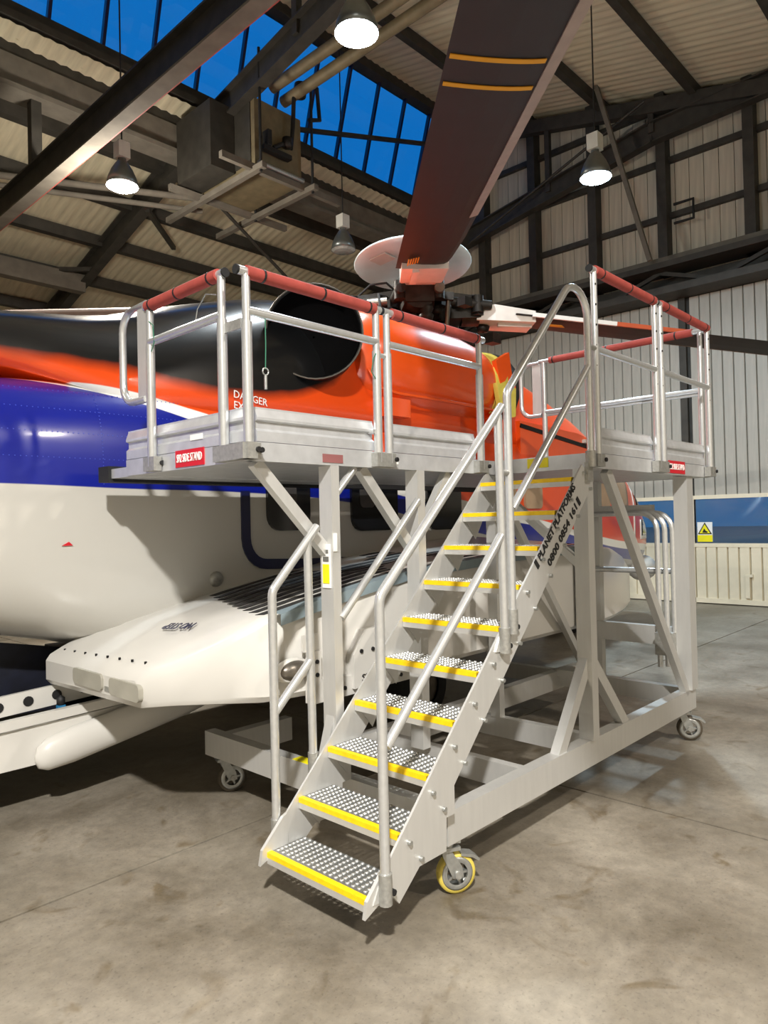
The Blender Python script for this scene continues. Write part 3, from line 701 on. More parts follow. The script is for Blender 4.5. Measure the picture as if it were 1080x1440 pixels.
# dark navy panels stand in for the unlit inside of the ramp bay
ho('dark_bay_panel', MB().prism([(.62, .86), (.0, .99), (-.6, 1.12), (-2, 1.46), (-2, .6), (.62, .5)], 1, 3.3, 3.34), NAVY, hull)
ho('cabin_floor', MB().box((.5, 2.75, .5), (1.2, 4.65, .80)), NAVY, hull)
# undercarriage
def wheelset(x, y, r, w, ztop, name):
    g = ho(name, MB().cyl((x, y, r), (x, y, ztop), .06), HUBS)
    for s_ in (-1, 1):
        t = ho('tyre', MB().lathe([(r*.55, -w/2), (r*.9, -w/2), (r, -w*.25), (r, w*.25), (r*.9, w/2), (r*.55, w/2)], (x, y+s_*.16, r), 24, ax=1), RUBBER, g)
        ho('rim', MB().cyl((x, y+s_*.16-w*.4, r), (x, y+s_*.16+w*.4, r), r*.56, 16), HUBS, t)
wheelset(2.9, 2.35, .33, .2, .85, 'main_gear_strut'); wheelset(2.9, 5.05, .33, .2, 1.1, 'main_gear_strut'); wheelset(8.3, YC, .28, .17, .8, 'nose_gear_strut')
ho('nose_pod', MB().lathe([(.01, -.3), (.14, -.26), (.2, -.1), (.2, .15), (.1, .3), (.01, .33)], (9.4, 2.85, 1.0), 16, ax=0), HELIW)

# ---- rotor
HUB = V(4.73, YC, 4.52)
rotor = ho('rotor_head', MB().lathe([(.2, -.75), (.22, -.3), (.34, -.25), (.38, -.12), (.38, .1), (.3, .16), (.2, .2), (.18, .42), (.12, .46)], HUB, 28), HUBD)
ho('swashplate', MB().lathe([(.22, -.52), (.46, -.5), (.5, -.44), (.46, -.36), (.22, -.34)], HUB, 28), HUBD, rotor)
def R3(a, r, c=0., z=0.): return HUB + V(math.cos(a)*r - math.sin(a)*c, math.sin(a)*r + math.cos(a)*c, z)
A1 = math.atan2(-.56-HUB.y, .56-HUB.x)
BZ = [(.24, .107), (.03, .121), (.12, .06), (.0, .01)]
zb = lambda r: .1
for i in range(4):
    a = A1 + i*PI/2
    arm = ho('hub_arm', MB().bar(R3(a, .25, 0, .02), R3(a, .85, 0, 0), .44, .36, (0,0,1), .34, .26), HUBD, rotor)
    ho('elastomeric_bearing', MB().cyl(R3(a, .6, 0, 0), R3(a, .82, 0, 0), .2, 16), HUBD, arm)
    for s_ in (-1, 1):
        ho('damper', MB().cyl(R3(a, .35, .26*s_, .05), R3(a, .95, .22*s_, .0), .06, 10), HUBS if s_ > 0 else HUBD, arm)
        ho('damper_clamp', MB().cyl(R3(a, .78, .22*s_, -.09), R3(a, .78, .22*s_, .12), .075, 10), HUBD, arm)
    ho('pitch_link', MB().cyl(R3(a, .5, .34, -.46), R3(a, .62, .36, -.02), .028, 8), HUBS, arm)
    ho('pitch_horn', MB().bar(R3(a, .62, .1, 0), R3(a, .64, .42, -.02), .08, .09), HUBD, arm)
    ho('hose', MB().tube([R3(a, .2, .1, .2), R3(a, .35, .2, .3), R3(a, .55, .25, .26), R3(a, .75, .1, .12)], .014, 6), CABLE, arm)
    ho('hose', MB().tube([R3(a+.5, .3, 0, .1), R3(a+.6, .55, 0, .12), R3(a+.75, .6, 0, -.1), R3(a+.8, .45, 0, -.32)], .02, 6), CABLE, arm)
    ho('lug', MB().box(R3(a+.78, .42, 0, -.15)-V(.07, .07, .08), R3(a+.78, .42, 0, -.15)+V(.07, .07, .1)), HUBD, arm)
    ho('scissor_link', MB().bar(R3(a+.9, .3, 0, -.1), R3(a+.7, .55, 0, -.4), .07, .05), HUBD, arm)
rnd = random.Random(3)
for i in range(64):
    a = rnd.uniform(0, 2*PI); r = rnd.uniform(.3, 1.05); z = rnd.uniform(-.6, .05); k = rnd.random()
    p = R3(a, r, 0, z)
    if k < .4:
        q = p + V(rnd.uniform(-.25, .25), rnd.uniform(-.25, .25), rnd.uniform(-.12, .12)); ho('hydraulic_line', MB().tube([p, (p+q)/2+V(0, 0, rnd.uniform(-.06, .1)), q], rnd.uniform(.018, .035), 8), HUBD if k < .3 else HUBS, rotor)
    elif k < .75:
        ho('spindle_housing', MB().lathe([(.02, -.1), (.07, -.09), (.09, -.03), (.06, 0), (.09, .05), (.07, .1), (.02, .11)], p, 10), HUBD, rotor)
    else:
        h_ = rnd.uniform(.05, .1); ho('bracket', MB().box(p-V(h_, h_*.8, h_*.7), p+V(h_, h_*.8, h_*.7)), HUBD, rotor)
cap = MB().lathe([(.001, .02), (.3, .015), (.62, -.005), (.735, -.03), (.745, -.045), (.735, -.06), (.6, -.04), (.25, -.02), (.001, -.02)], (0,0,0), 48)
tl = Matrix.Rotation(math.radians(-6), 3, V(.7, -.7, 0))
cap.v = [tl @ p + HUB + V(0, 0, .64) for p in cap.v]
bn = ho('rotor_cap', cap, BEANIE, rotor)
ho('cap_mount', MB().cyl(HUB+V(0,0,.1), HUB+V(0,0,.6), .12, 12), HUBD, bn)
hb = MB().box((-.5, .02, -.06), (-.3, .28, -.045)); hb.v = [tl @ p + HUB + V(0, 0, .64) for p in hb.v]
ho('cap_hatch', hb, HELIW, bn)
def blade(a, parent, tipcol=False, bz=(.2, .1)):
    def zb(r): return bz[0]-bz[1]*r
    # cuff
    def foil(r, c0, c1, th, z):
        P = []
        for t in (0, .08, .25, .5, .75, 1): P.append(R3(a, r, c1+(c0-c1)*t, z+th*math.sqrt(max(0, t))*(1-t)*1.3))
        for t in (.75, .5, .25, .08): P.append(R3(a, r, c1+(c0-c1)*t, z-th*math.sqrt(t)*(1-t)*.9))
        return P
    cf = ho('blade_cuff', MB().loft([[R3(a, .78, s*.15, zb(.78)+t*.09) for s, t in ((-1,-1),(1,-1),(1,1),(-1,1))], [R3(a, 1.0, s*.24, zb(1.0)+t*.10) for s, t in ((-1,-1),(1,-1),(1,1),(-1,1))],
                     [R3(a, 1.5, s*.25, zb(1.5)+t*.07) for s, t in ((-1,-1),(1,-1),(1,1),(-1,1))]], smooth=False), CUFF, parent)
    ho('cuff_rib', MB().bar(R3(a, 1.05, .1, zb(1.05)+.11), R3(a, 1.48, .1, zb(1.48)+.08), .07, .05), CUFF, cf)
    ho('cuff_rib', MB().bar(R3(a, 1.05, -.1, zb(1.05)-.11), R3(a, 1.48, -.1, zb(1.48)-.08), .07, .05), CUFF, cf)
    rs = [1.25, 1.7, 2.4, 3.5, 5, 6.5, 8.2, 8.5]
    def cc(r): return (-.30, .22) if r < 1.6 else (-.30, .285) if r > 2.2 else (-.30, .26)
    bl = ho('blade', MB().loft([foil(r, *cc(r), .085, zb(r)) for r in rs], smooth=False), BLADE, parent)
    mb = MB()
    def chord_y(r, lo_, hi_): 
        return [R3(a, r, lo_, zb(r)-.012-.02), R3(a, r, hi_, zb(r)-.008), R3(a, r, hi_+.006, zb(r)+.004), R3(a, r, hi_, zb(r)+.02), R3(a, r, lo_, zb(r)+.055)]
    ho('erosion_strip', MB().loft([chord_y(r, .285-.07, .288) for r in (3.05, 4, 5, 6.5, 8.4)], smooth=False), STRIP, bl)
    for r in (5.20, 5.47):
        mb = MB()
        n = 8; t_ = [.03+.94*k/n for k in range(n+1)]
        vs = []
        for dr in (0, .04):
            for t in t_:
                c = .215+(-.30-.215)*t; tt = .12+.88*t
                vs.append(R3(a, r+dr, c, zb(r+dr)-.085*math.sqrt(tt)*(1-tt)*.9-.006))
        mb.add(vs, [(i, i+1, n+1+i+1, n+1+i) for i in range(n)])
        vs2 = [p+V(0,0,.004) for p in vs]; mb.add(vs2, [(i, i+1, n+1+i+1, n+1+i) for i in range(n)])
        ho('yellow_band', mb, BLADEY, bl)
    if tipcol:
        ho('bright_edge_bar', MB().bar(R3(a, 1.45, -.305, zb(1.45)), R3(a, 2.5, -.305, zb(2.5)), .03, .05), WHITE, bl)  # white bar added where this blade's edge catches cool light
        ho('bright_edge_bar', MB().bar(R3(a, 2.5, -.305, zb(2.5)), R3(a, 3.45, -.305, zb(3.45)), .03, .05), BLADET, bl)
    for k in range(5):
        ho('placard_line', MB().bar(R3(a, 1.62+.02*k, -.20+.024*k, zb(1.7)-.06), R3(a, 1.84+.015*k, -.20+.024*k, zb(1.9)-.055), .012, .004), BLADEY, bl)
    return bl
for i in range(4): blade(A1+i*PI/2, rotor, i == 1, BZ[i])

# ================================================================== THE ACCESS PLATFORM
R_, G_ = .205, .2054; Z1 = .2578; WST = .68
ZB, ZF, ZT = 2.172, 2.268, 2.445                       # deck underside, frame top, toe-board top
plat = tag(empty('access_platform', (1.9, .9, 0)), 'aluminium mobile access platform with stairs and red padded guardrails beside the helicopter', 'platform')
def po(name, mb, m_, parent=None, o=None): return obj(name, mb, m_, parent or plat, o)
XA, XI, XE = -.03, 2.08, 4.20                          # left end, inner corner, far end
YF, YS, YB = .72, -.02, 1.98                           # left wing front, right wing front, helicopter side
# base frame
po('base_beam', MB().box((.585, .02, .277), (3.87, .10, .44)), ALU)
po('base_beam', MB().box((.95, 1.22, .277), (4.2, 1.30, .44)), ALU)
po('base_beam', MB().box((.60, .10, .277), (.68, 2.16, .44)), ALU)
po('base_beam', MB().box((.68, 1.95, .277), (1.2, 2.03, .44)), ALU)
po('base_beam', MB().box((3.79, .10, .30), (3.87, 2.1, .44)), ALU)
for x in (1.33, 2.14): po('base_crossmember', MB().box((x, .10, .30), (x+.06, 1.22, .44)), ALU)
po('base_sticker', MB().box((.605, 1.04, .44), (.675, 1.22, .4425)), YELS)
# posts
def post(x, y, wx, wy, z0=.44, z1=ZB): return po('post', MB().box((x, y, z0), (x+wx, y+wy, z1)), ALU)
p1 = post(.51, YF, .06, .10); p2 = post(1.235, YF, .07, .10); post(2.13, .76, .06, .08)
p3 = post(2.05, .0, .08, .10); p4 = post(3.74, .0, .13, .11)
post(3.8, .80, .07, .06)
po('foot_gusset', MB().prism([(.4, .44), (.51, .44), (.51, .8)], 1, YF+.02, YF+.08), ALU)
def strut(a, b, w=.06, h=.05): return po('brace', MB().bar(a, b, w, h, (0,1,0)), ALU)
strut((.05, YF+.07, ZB), (.52, YF+.07, 1.70), .06, .05); strut((.80, YF+.07, ZB), (1.245, YF+.07, 1.68), .06, .05)
strut((1.60, YF+.06, ZB), (1.30, YF+.06, 1.75), .05, .05)
strut((2.40, .045, ZB), (3.72, .045, .42), .075, .05)
strut((1.69, .06, .41), (2.09, .06, .95), .075, .06); strut((2.61, .06, .41), (2.12, .06, .95), .075, .06)
strut((2.16, .78, 2.13), (3.86, .98, .44), .06, .05); po('brace_foot', MB().box((3.74, .93, .40), (3.95, 1.24, .46)), ALU)
strut((2.19, .80, 1.2), (2.6, 1.22, .44), .05, .05)
strut((2.12, .1, 1.55), (2.12, .76, 2.1), .05, .05)
# end frame between the far posts: toggle rails folded flat
po('end_rail', MB().cyl((3.78, .11, 1.394), (3.78, .86, 1.394), .024), ALUT)
po('end_rail', MB().box((3.76, .11, .78), (3.82, .86, .935)), ALU)
po('end_rail', MB().box((3.76, .3, 1.87), (3.82, .86, 1.95)), ALU)
for k, dx0 in enumerate((3.66, 3.705, 3.75)):
    yq = .22-.045*k
    hp = [(dx0, .94, .50), (dx0, .94, 1.74)] + arc((dx0, .80, 1.74), .14, 0, PI/2, 5, (0,1,0), (0,0,1))[1:] + arc((dx0, yq+.14, 1.74), .14, PI/2, PI, 5, (0,1,0), (0,0,1)) + [(dx0, yq, .62)]
    po('stored_hoop_rail', MB().tube(hp, .022, 10), ALUT)
po('hoop_bracket', MB().box((3.63, .115, .72), (3.78, .25, .90)), GALV)
# decks
dk = po('deck', MB().box((XA+.01, YF+.01, ZB+.004), (XI, YB-.01, ZB+.05)).box((XA+.05, YF+.05, ZF-.03), (XI, YB-.05, ZF)), ALUD)
po('deck', MB().box((XI, YS+.01, ZB+.004), (XE-.01, YB-.01, ZB+.05)).box((XI+.02, YS+.05, ZF-.03), (XE-.05, YB-.05, ZF)), ALUD)
def edge(a, b): po('deck_frame', MB().bar(a, b, .035, ZF-ZB, (0,0,1)), ALUD)
zm = (ZB+ZF)/2
edge((XA, YF+.017, zm), (XI, YF+.017, zm)); edge((XA+.017, YF, zm), (XA+.017, YB, zm)); edge((XI+.017, YS, zm), (XI+.017, YF, zm))
edge((XI, YS+.017, zm), (XE, YS+.017, zm)); edge((XE-.017, YS, zm), (XE-.017, YB, zm)); edge((XA, YB-.017, zm), (XE, YB-.017, zm))
def toe(a, b, out):
    """toe board with a stepped face"""
    a, b, out = V(*a), V(*b), V(*out); d = b-a
    prof = [(0, ZF+.004), (.028, ZF+.004), (.028, ZF+.055), (.012, ZF+.07), (.012, ZF+.105), (.03, ZF+.112), (.03, ZF+.125), (.014, ZT-.01), (.014, ZT), (0, ZT)]
    r0 = [a+out*u+V(0,0,z) for u, z in prof]; r1 = [b+out*u+V(0,0,z) for u, z in prof]
    po('toe_board', MB().loft([r0, r1], smooth=False), ALUD)
for xa, xb in ((.02, .86), (.98, 1.86)): toe((xa, YF+.03, 0), (xb, YF+.03, 0), (0,-1,0))
toe((XA+.03, YF+.03, 0), (XA+.03, YB, 0), (-1,0,0))
for xa, xb in ((XI+.09, 3.05), (3.17, 4.12)): toe((xa, YS+.03, 0), (xb, YS+.03, 0), (0,-1,0))
toe((XE-.03, YS+.03, 0), (XE-.03, YB, 0), (1,0,0))
po('deck_slide', MB().box((.0, YB, ZB-.0), (2.0, YB+.26, ZB+.06)), ALUD)
po('rubber_bumper', MB().box((-.02, YB+.26, ZB-.02), (4.2, YB+.40, ZB+.08)), RUBBER)
# clamps
def clamp(x, y, z=None, sx=.10, sy=.05):
    c = po('socket_clamp', MB().box((x-sx/2, y-sy/2, ZB+.005), (x+sx/2, y+sy/2, ZB+.085)), GALV)
    po('clamp_screw', MB().cyl((x+sx*.5, y-sy*.5-.012, ZB+.05), (x+sx*.5, y-sy*.5+.01, ZB+.05), .014, 8), BLACKP, c)
    return c
TR_ = .0225
def pole(x, y, ztop, z0=None, sl=None):
    p = po('guardrail_post', MB().cyl((x, y, z0 or ZB+.03), (x, y, ztop), .021, 12), ALUT)
    if sl: po('post_sleeve', MB().cyl((x, y, ZB+.03), (x, y, sl), .026, 12), ALUT, p)
    return p
def rail(a, b, r=TR_, m_=None): return po('guardrail', MB().cyl(a, b, r, 12), m_ or ALUT)
def padded(a, b, e0=.04, e1=.04):
    a, b = V(*a), V(*b); d = (b-a).normalized(); L = (b-a).length
    t = rail(a, b); po('red_sleeve', MB().cyl(a+d*e0, b-d*e1, .033, 14), REDF, t)
    for f in (.15, .55, .9): po('cable_tie', MB().cyl(a+d*(L*f-.006), a+d*(L*f+.006), .035, 14), BLACKP, t)
    po('end_cap', MB().cyl(a-d*.012, a, .024, 12), RUBBER, t)
ZL, ZLM, ZR, ZRM = 3.095, 2.905, 3.435, 2.93
yl = YF-.025
for x in (-.05, .865, .957, 1.885): pole(x, yl, ZL, sl=2.85)
for x in (-.05, .91, 1.885): clamp(x, yl, sx=.16 if x == .91 else .11)
padded((-.10, yl, ZL), (.90, yl, ZL), .05, .05); padded((.92, yl, ZL), (1.94, yl, ZL), .08, .07)
rail((-.05, yl, ZLM), (.865, yl, ZLM)); rail((.957, yl, ZLM), (1.885, yl, ZLM))
rail((.865, yl, 2.83), (.957, yl, 2.83), .014)
for xa, xb in ((.0, .86), (.96, 1.88)): po('toe_clip', MB().box((xb-.04, yl-.005, ZF+.10), (xb, yl+.05, ZF+.125)), ALUT)
xl = XA-.03
for y in (.89, 1.61): pole(xl, y, 3.13, sl=2.9)
clamp(xl, .80, sx=.06, sy=.30); clamp(xl, 1.61, sx=.05, sy=.12)
padded((xl, .86, 3.13), (xl, 1.66, 3.13), .05, .03)
rail((xl, .89, 2.92), (xl, 1.61, 2.92))
po('corner_link', MB().bar((-.055, .73, 2.85), (-.055, .87, 2.85), .012, .05), GALV)
hp = [(xl, 1.64, 3.15), (xl, 1.82, 3.15)] + arc((xl, 1.82, 3.03), .12, PI/2, 0, 5, (0,1,0), (0,0,1)) + arc((xl, 1.82, 2.72), .12, 0, -PI/2, 5, (0,1,0), (0,0,1)) + [(xl, 1.66, 2.60)]
po('end_hoop', MB().tube(hp, .022, 10), ALUT)
po('hoop_plate', MB().box((xl-.01, 1.60, 2.58), (xl+.01, 1.74, 3.15)), ALU)
yr = YS-.03
for x in (2.11, 3.06, 3.16, 4.15): pole(x, yr, ZR, sl=2.96)
clamp(2.11, yr); clamp(3.11, yr, sx=.2); clamp(4.15, yr, sx=.13)
padded((2.06, yr, ZR), (3.09, yr, ZR), .06, .04); padded((3.11, yr, ZR), (4.20, yr, ZR), .06, .05)
rail((2.11, yr, ZRM), (3.06, yr, ZRM)); rail((3.16, yr, ZRM), (4.15, yr, ZRM))
for x in (2.11, 3.06, 3.16, 4.15):
    for k in range(5):
        po('adjuster_hole', MB().cyl((x-.012, yr-.0205, 3.34-k*.13), (x-.012, yr-.016, 3.34-k*.13), .007, 8), BLACKP)
xe = XE+.04
for y in (.04, 1.57): pole(xe, y, ZR+.01, sl=2.96)
padded((xe, -.0, ZR+.01), (xe, 1.62, ZR+.01), .1, .12); rail((xe, .04, ZRM), (xe, 1.57, ZRM)); rail((xe, .04, ZRM-.035), (xe, 1.57, ZRM-.035), .012)
clamp(xe, .04, sx=.06, sy=.1)
hp = [(xe, 1.62, ZR), (xe, 1.70, ZR)] + arc((xe, 1.72, ZR-.12), .12, PI/2, 0, 5, (0,1,0), (0,0,1)) + arc((xe, 1.72, 3.02), .12, 0, -PI/2, 5, (0,1,0), (0,0,1)) + [(xe, 1.60, 2.90)]
po('end_hoop', MB().tube(hp, .022, 10), ALUT)
po('hoop_plate', MB().box((xe-.01, 1.60, 2.88), (xe+.01, 1.70, ZR)), ALU)
# safety pins on cords
po('pin_cord', MB().tube([(.06, yl-.005, 2.90), (.058, yl-.008, 2.75), (.056, yl-.005, 2.63)], .003, 5), GREENC)
po('safety_pin', MB().cyl((.056, yl-.005, 2.60), (.056, yl-.005, 2.53), .008, 8).tube([V(.056+.018*math.cos(t), yl-.005, 2.618+.018*math.sin(t)) for t in [2*PI*k/10 for k in range(11)]], .004, 5, False), STEEL)
po('pin_cord', MB().tube([(xl-.01, 1.62, 3.05), (xl-.02, 1.54, 3.0), (xl-.02, 1.53, 2.9), (xl-.01, 1.58, 2.86)], .003, 5), GREENC)
po('pin_cord', MB().tube([(xl-.01, .92, 3.03), (xl-.02, 1.0, 3.05), (xl-.02, 1.08, 2.99), (xl-.02, 1.1, 2.93)], .003, 5), STEEL)
po('pin_cord', MB().tube([(.87, yl-.01, 2.86), (.82, yl-.02, 2.80), (.80, yl-.02, 2.72), (.85, yl-.01, 2.68)], .003, 5), GREENC)
# signs
s1 = po('stand_sign', MB().box((XA-.006, 1.115, 2.182), (XA-.001, 1.40, 2.275)), REDS)
text_mesh('sign_lettering', 'S92 SIDE STAND', .065, WHITE, s1, (XA-.008, 1.257, 2.228), (0, -1, 0), (0, 0, 1), width=.25)
s2 = po('stand_sign', MB().box((3.32, YS-.006, 2.182), (3.645, YS-.001, 2.278)), REDS)
text_mesh('sign_lettering', 'S92 SIDE STAND', .065, WHITE, s2, (3.48, YS-.008, 2.23), (1, 0, 0), (0, 0, 1), width=.29)
po('serial_plate', MB().box((.45, YF-.004, 2.186), (.60, YF-.001, 2.232)), mat('worn_red_plate', (150, 96, 96), .5, .2))
po('deck_label', MB().box((1.0+.0, YF+.0-.004, 2.2), (1.06, YF-.001, 2.215)), WHITE)
po('load_label', MB().box((XI-.004, .29, 2.196), (XI-.001, .45, 2.26)), YELS)
po('toe_label', MB().box((XA-.003, 1.13, 2.32), (XA+.0, 1.25, 2.35)), WHITE)
ps = po('post_label', MB().box((.503, .735, 1.50), (.509, .80, 1.74)), WHITE)
po('yellow_label', MB().box((.500, .742, 1.525), (.5025, .793, 1.63)), YELS, ps)
po('label_print', MB().box((.500, .745, 1.645), (.5025, .79, 1.672)).box((.500, .748, 1.69), (.5025, .787, 1.71)), mat('grey_print', (104, 104, 100), .6), ps)
po('spirit_gauge', MB().box((.515, YF-.006, 1.70), (.54, YF-.001, 1.80)), WHITE)

# ---- stairs
STR = [(1.93, 2.185), (2.03, 2.10), (2.035, 2.04), (.575, .589), (.575, .455), (.51, .455), (.504, .30), (.31, .30), (.17, .19), (.135, .23), (.125, .41)]
ST_T = .012
for y0_, y1_ in ((-ST_T-.02, -.02), (WST, WST+ST_T)):
    po('stringer', MB().prism(STR, 1, y0_, y1_), ALU)
    po('stringer_foot', MB().prism([(-.045, .205), (-.03, .275), (.1, .40), (.125, .41), (.13, .245), (.03, .235)], 1, y0_-.003, y1_+.003), ALU)
for i in range(11):
    x = .22+i*.17
    for off in (.03, .16):
        po('bolt', MB().cyl((x+off*.6, -.032-.018, x+.235-off*.75), (x+off*.6, -.03, x+.235-off*.75), .011, 8), STEEL)
pd = V(1, 0, 1).normalized(); pn = V(-1, 0, 1).normalized()
text_mesh('company_lettering', 'PLANET PLATFORMS', .066, BLACKP, plat, V(1.66, -.034, 1.83)+pn*.044-pd*.03, pd, pn, width=.60, bold=.022)
text_mesh('telephone_lettering', '0800 0854 161', .066, BLACKP, plat, V(1.70, -.034, 1.79)-pn*.0-pd*.04, pd, pn, width=.48, bold=.022)
for c in (V(1.66, -.0345, 1.83)+pn*.044-pd*.37, V(1.70, -.0345, 1.79)+pd*.235):
    po('logo_block', MB().bar(c-pd*.013, c+pd*.013, .003, .06, pn), BLACKP)
# treads
TD = .235; NX, NY = 8, 18
def tread_mesh():
    """perforated plank: every cell has an eight-sided hole with a raised lip"""
    mb = MB(); w = WST-.004; x0_ = .04; dx = (TD-x0_)/NX; dy = w/NY; rim = MB()
    for i in range(NX):
        for j in range(NY):
            cx, cy = x0_+(i+.5)*dx, .002+(j+.5)*dy; r = .0065; rc = .0098
            sq = [(cx+dx/2*a, cy+dy/2*b) for a, b in ((1,0),(1,1),(0,1),(-1,1),(-1,0),(-1,-1),(0,-1),(1,-1))]
            c8 = [(cx+rc*math.cos(PI/4*k), cy+rc*math.sin(PI/4*k)) for k in range(8)]; h8 = [(cx+r*math.cos(PI/4*k), cy+r*math.sin(PI/4*k)) for k in range(8)]
            mb.add([(a, b, 0) for a, b in sq]+[(a, b, 0) for a, b in c8], [(k, (k+1) % 8, 8+(k+1) % 8, 8+k) for k in range(8)])
            rim.add([(a, b, 0) for a, b in c8]+[(a, b, .006) for a, b in h8], [(k, (k+1) % 8, 8+(k+1) % 8, 8+k) for k in range(8)], True)
    mb.box((0, .002, -.035), (.04, w, 0)); mb.box((TD-.012, .002, -.035), (TD, w, -.0005))
    mb.box((0, .002, -.04), (.004, w, 0))
    return mb, rim
tm, rm = tread_mesh(); tme = tm.mesh('tread'); rme = rm.mesh('stud_lips')
nme = MB().box((-.004, .002, -.022), (.026, WST-.002, .003)).mesh('nosing')
lme = MB().box((-.003, .002, -.052), (.02, WST-.002, -.0225)).mesh('tread_lip')
bme = MB().prism([(.02, -.035), (.22, -.035), (.20, -.07), (.13, -.17)], 1, 0, .004).mesh('tread_bracket')
for i in range(10):
    b = (i*G_, 0, Z1+i*R_)
    t = link('tread', tme, TREAD, plat, b)
    s_ = link('stud_lips', rme, STUD, t, b); s_['kind'] = 'stuff'
    link('nosing', nme, YEL, t, b)
    link('tread_lip', lme, ALU, t, b)
    for y in ((.001, WST-.005) if i else ()): link('tread_bracket', bme, ALU, t, (b[0], y, b[2]))
# handrails, right side
yh = -.055
def rake(x0_, z0_, zbend, xe_, ze_, y):
    """upright that bends over into a 45 degree rake"""
    r = .07; k = math.tan(PI/8)*r
    P = [V(x0_, y, z0_), V(x0_, y, zbend-k)] + arc((x0_+r, y, zbend-k), r, PI, PI*.75, 4, (1,0,0), (0,0,1))[1:] + [V(xe_, y, ze_)]
    return P
po('handrail', MB().tube(rake(.06, .34, 1.535, 1.02, 2.45, yh), .0225, 12), ALUT)
po('handrail_post', MB().cyl((1.0, yh, 1.27), (.985, yh, 2.40), .0225, 12), ALUT)
po('handrail_midrail', MB().cyl((.085, yh, .895), (.985, yh, 1.77), .0225, 12), ALUT)
up = [V(1.075, yh, 1.35)] + rake(1.075, 1.36, 2.53, 1.66, 3.135, yh)[:-1]
top_c = V(1.84, yh, 3.10); r_t = .16
up += [top_c + V(-math.cos(t)*r_t, 0, math.sin(t)*r_t) for t in [PI*.25+(PI*.75)*k/9 for k in range(10)]]
up += [V(2.0, yh, 2.21)]
po('handrail', MB().tube(up, .0225, 12), ALUT)
po('handrail_midrail', MB().cyl((1.10, yh, 1.91), (1.99, yh, 2.795), .0225, 12), ALUT)
for z in (2.10, 2.9):
    po('rail_link', MB().cyl((2.0, yh, z+.03), (2.11, yh, z+.03), .016, 8) if z > 2.5 else MB().cyl((1.0, yh, 2.1), (1.075, yh, 2.1), .016, 8), GALV)
for x, z in ((.06, .30), (1.0, 1.22), (1.075, 1.31)):
    c = po('handrail_foot', MB().cyl((x, yh, z-.06), (x, yh, z+.07), .03, 12), GALV)
    po('foot_plate', MB().prism([(x-.06, z-.05), (x+.06, z-.06), (x+.06, z+.03), (x-.005, z+.05)], 1, -.04, -.031), ALU, c)
    po('foot_knob', MB().cyl((x+.05, -.062, z-.03), (x+.05, -.035, z-.03), .014, 8), BLACKP, c)
c = po('handrail_foot', MB().cyl((2.0, yh, 2.17), (2.0, yh, 2.27), .032, 12).box((1.96, -.055, 2.08), (2.03, -.032, 2.2)), GALV)
# handrails, left side
yh2 = WST+.045
po('handrail', MB().tube(rake(.095, .33, 1.52, .405, 1.84, yh2), .0225, 12), ALUT)
po('handrail', MB().cyl((.575, yh2+.04, 2.01), (.73, yh2+.04, 2.165), .0225, 12), ALUT)
po('handrail_midrail', MB().cyl((.10, yh2, .91), (.345, yh2, 1.14), .0225, 12), ALUT)
po('handrail_midrail', MB().cyl((.57, yh2, 1.33), (1.24, yh2, 1.985), .0225, 12), ALUT)
po('handrail_post', MB().cyl((.345, yh2, .60), (.335, yh2, 1.77), .0225, 12), ALUT)
for x, z in ((.095, .33), (.345, .60)): po('handrail_foot', MB().cyl((x, yh2, z-.07), (x, yh2, z+.05), .029, 12), GALV)
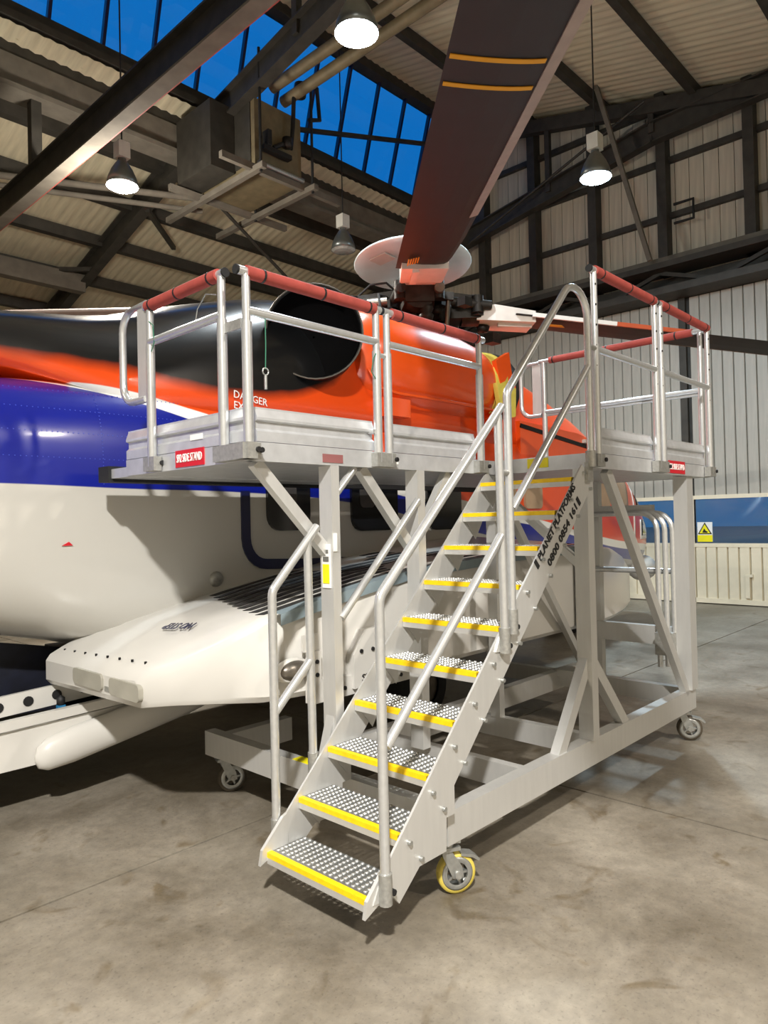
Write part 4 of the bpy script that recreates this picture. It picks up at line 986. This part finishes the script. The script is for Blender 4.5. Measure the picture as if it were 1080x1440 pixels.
# castors
def castor(x, y, tyre, rot=0., pedal=True):
    r = .1; Rm = Matrix.Rotation(rot, 3, 'Z')
    def T(mb): mb.v = [Rm @ p + V(x, y, 0) for p in mb.v]; return mb
    w = po('castor', T(MB().lathe([(.055, -.024), (.07, -.028), (.082, -.025), (.082, .025), (.07, .028), (.055, .024)], (0, 0, r), 28, ax=1)), STEEL)
    po('tyre', T(MB().lathe([(.082, -.024), (.097, -.022), (.1, -.012), (.1, .012), (.097, .022), (.082, .024)], (0, 0, r), 32, ax=1)), tyre, w)
    for s_ in (-1, 1):
        po('fork', T(MB().prism([(-.028, .085), (.03, .085), (.02, .14), (-.035, .225), (-.085, .225), (-.08, .2)], 1, s_*.034-.003, s_*.034+.003)), STEEL, w)
    po('wheel_hub', T(MB().cyl((0, -.045, r), (0, .045, r), .02, 10)), GALV, w)
    for k in range(5):
        a = 2*PI*k/5
        po('spoke', T(MB().bar((.015*math.cos(a), 0, r+.015*math.sin(a)), (.076*math.cos(a), 0, r+.076*math.sin(a)), .012, .03, (0,1,0))), STEEL, w)
    po('swivel_plate', T(MB().box((-.11, -.05, .225), (.01, .05, .243)).cyl((-.05, 0, .243), (-.05, 0, .262), .045, 16).box((-.11, -.05, .262), (.01, .05, .278)), ), STEEL, w)
    if pedal: po('brake_pedal', T(MB().prism([(.02, .2), (.09, .185), (.12, .16), (.115, .15), (.08, .172), (.02, .187)], 1, -.032, .032)), STEEL, w)
castor(.70, .07, TYRE_Y, math.radians(-30)); castor(3.87, .08, TYRE_B, math.radians(-60)); castor(.76, 2.08, TYRE_B, math.radians(-20)); castor(3.87, 2.0, TYRE_B, 0)
# ================================================================== far apron lights seen through the door window
FLG = emis('floodlight_glow', (.9, .95, 1.0), 6)
for y, z, lab in ((7.5, 2.6, 'small white floodlight high on the dusk apron outside'), (5.2, 2.3, 'small white floodlight low on the dusk apron outside')):
    t = tag(empty('apron_floodlight', (60, y, 0)), lab, 'floodlight', 'floodlights out on the apron')
    obj('mast', MB().cyl((60, y, -.12), (60, y, z-.05), .06, 8), DARKST, t)
    obj('head', MB().box((59.9, y-.14, z-.09), (60.1, y+.14, z+.09)), DARKST, t)
    obj('lens', MB().box((59.88, y-.12, z-.07), (59.9, y+.12, z+.07)), FLG, t)
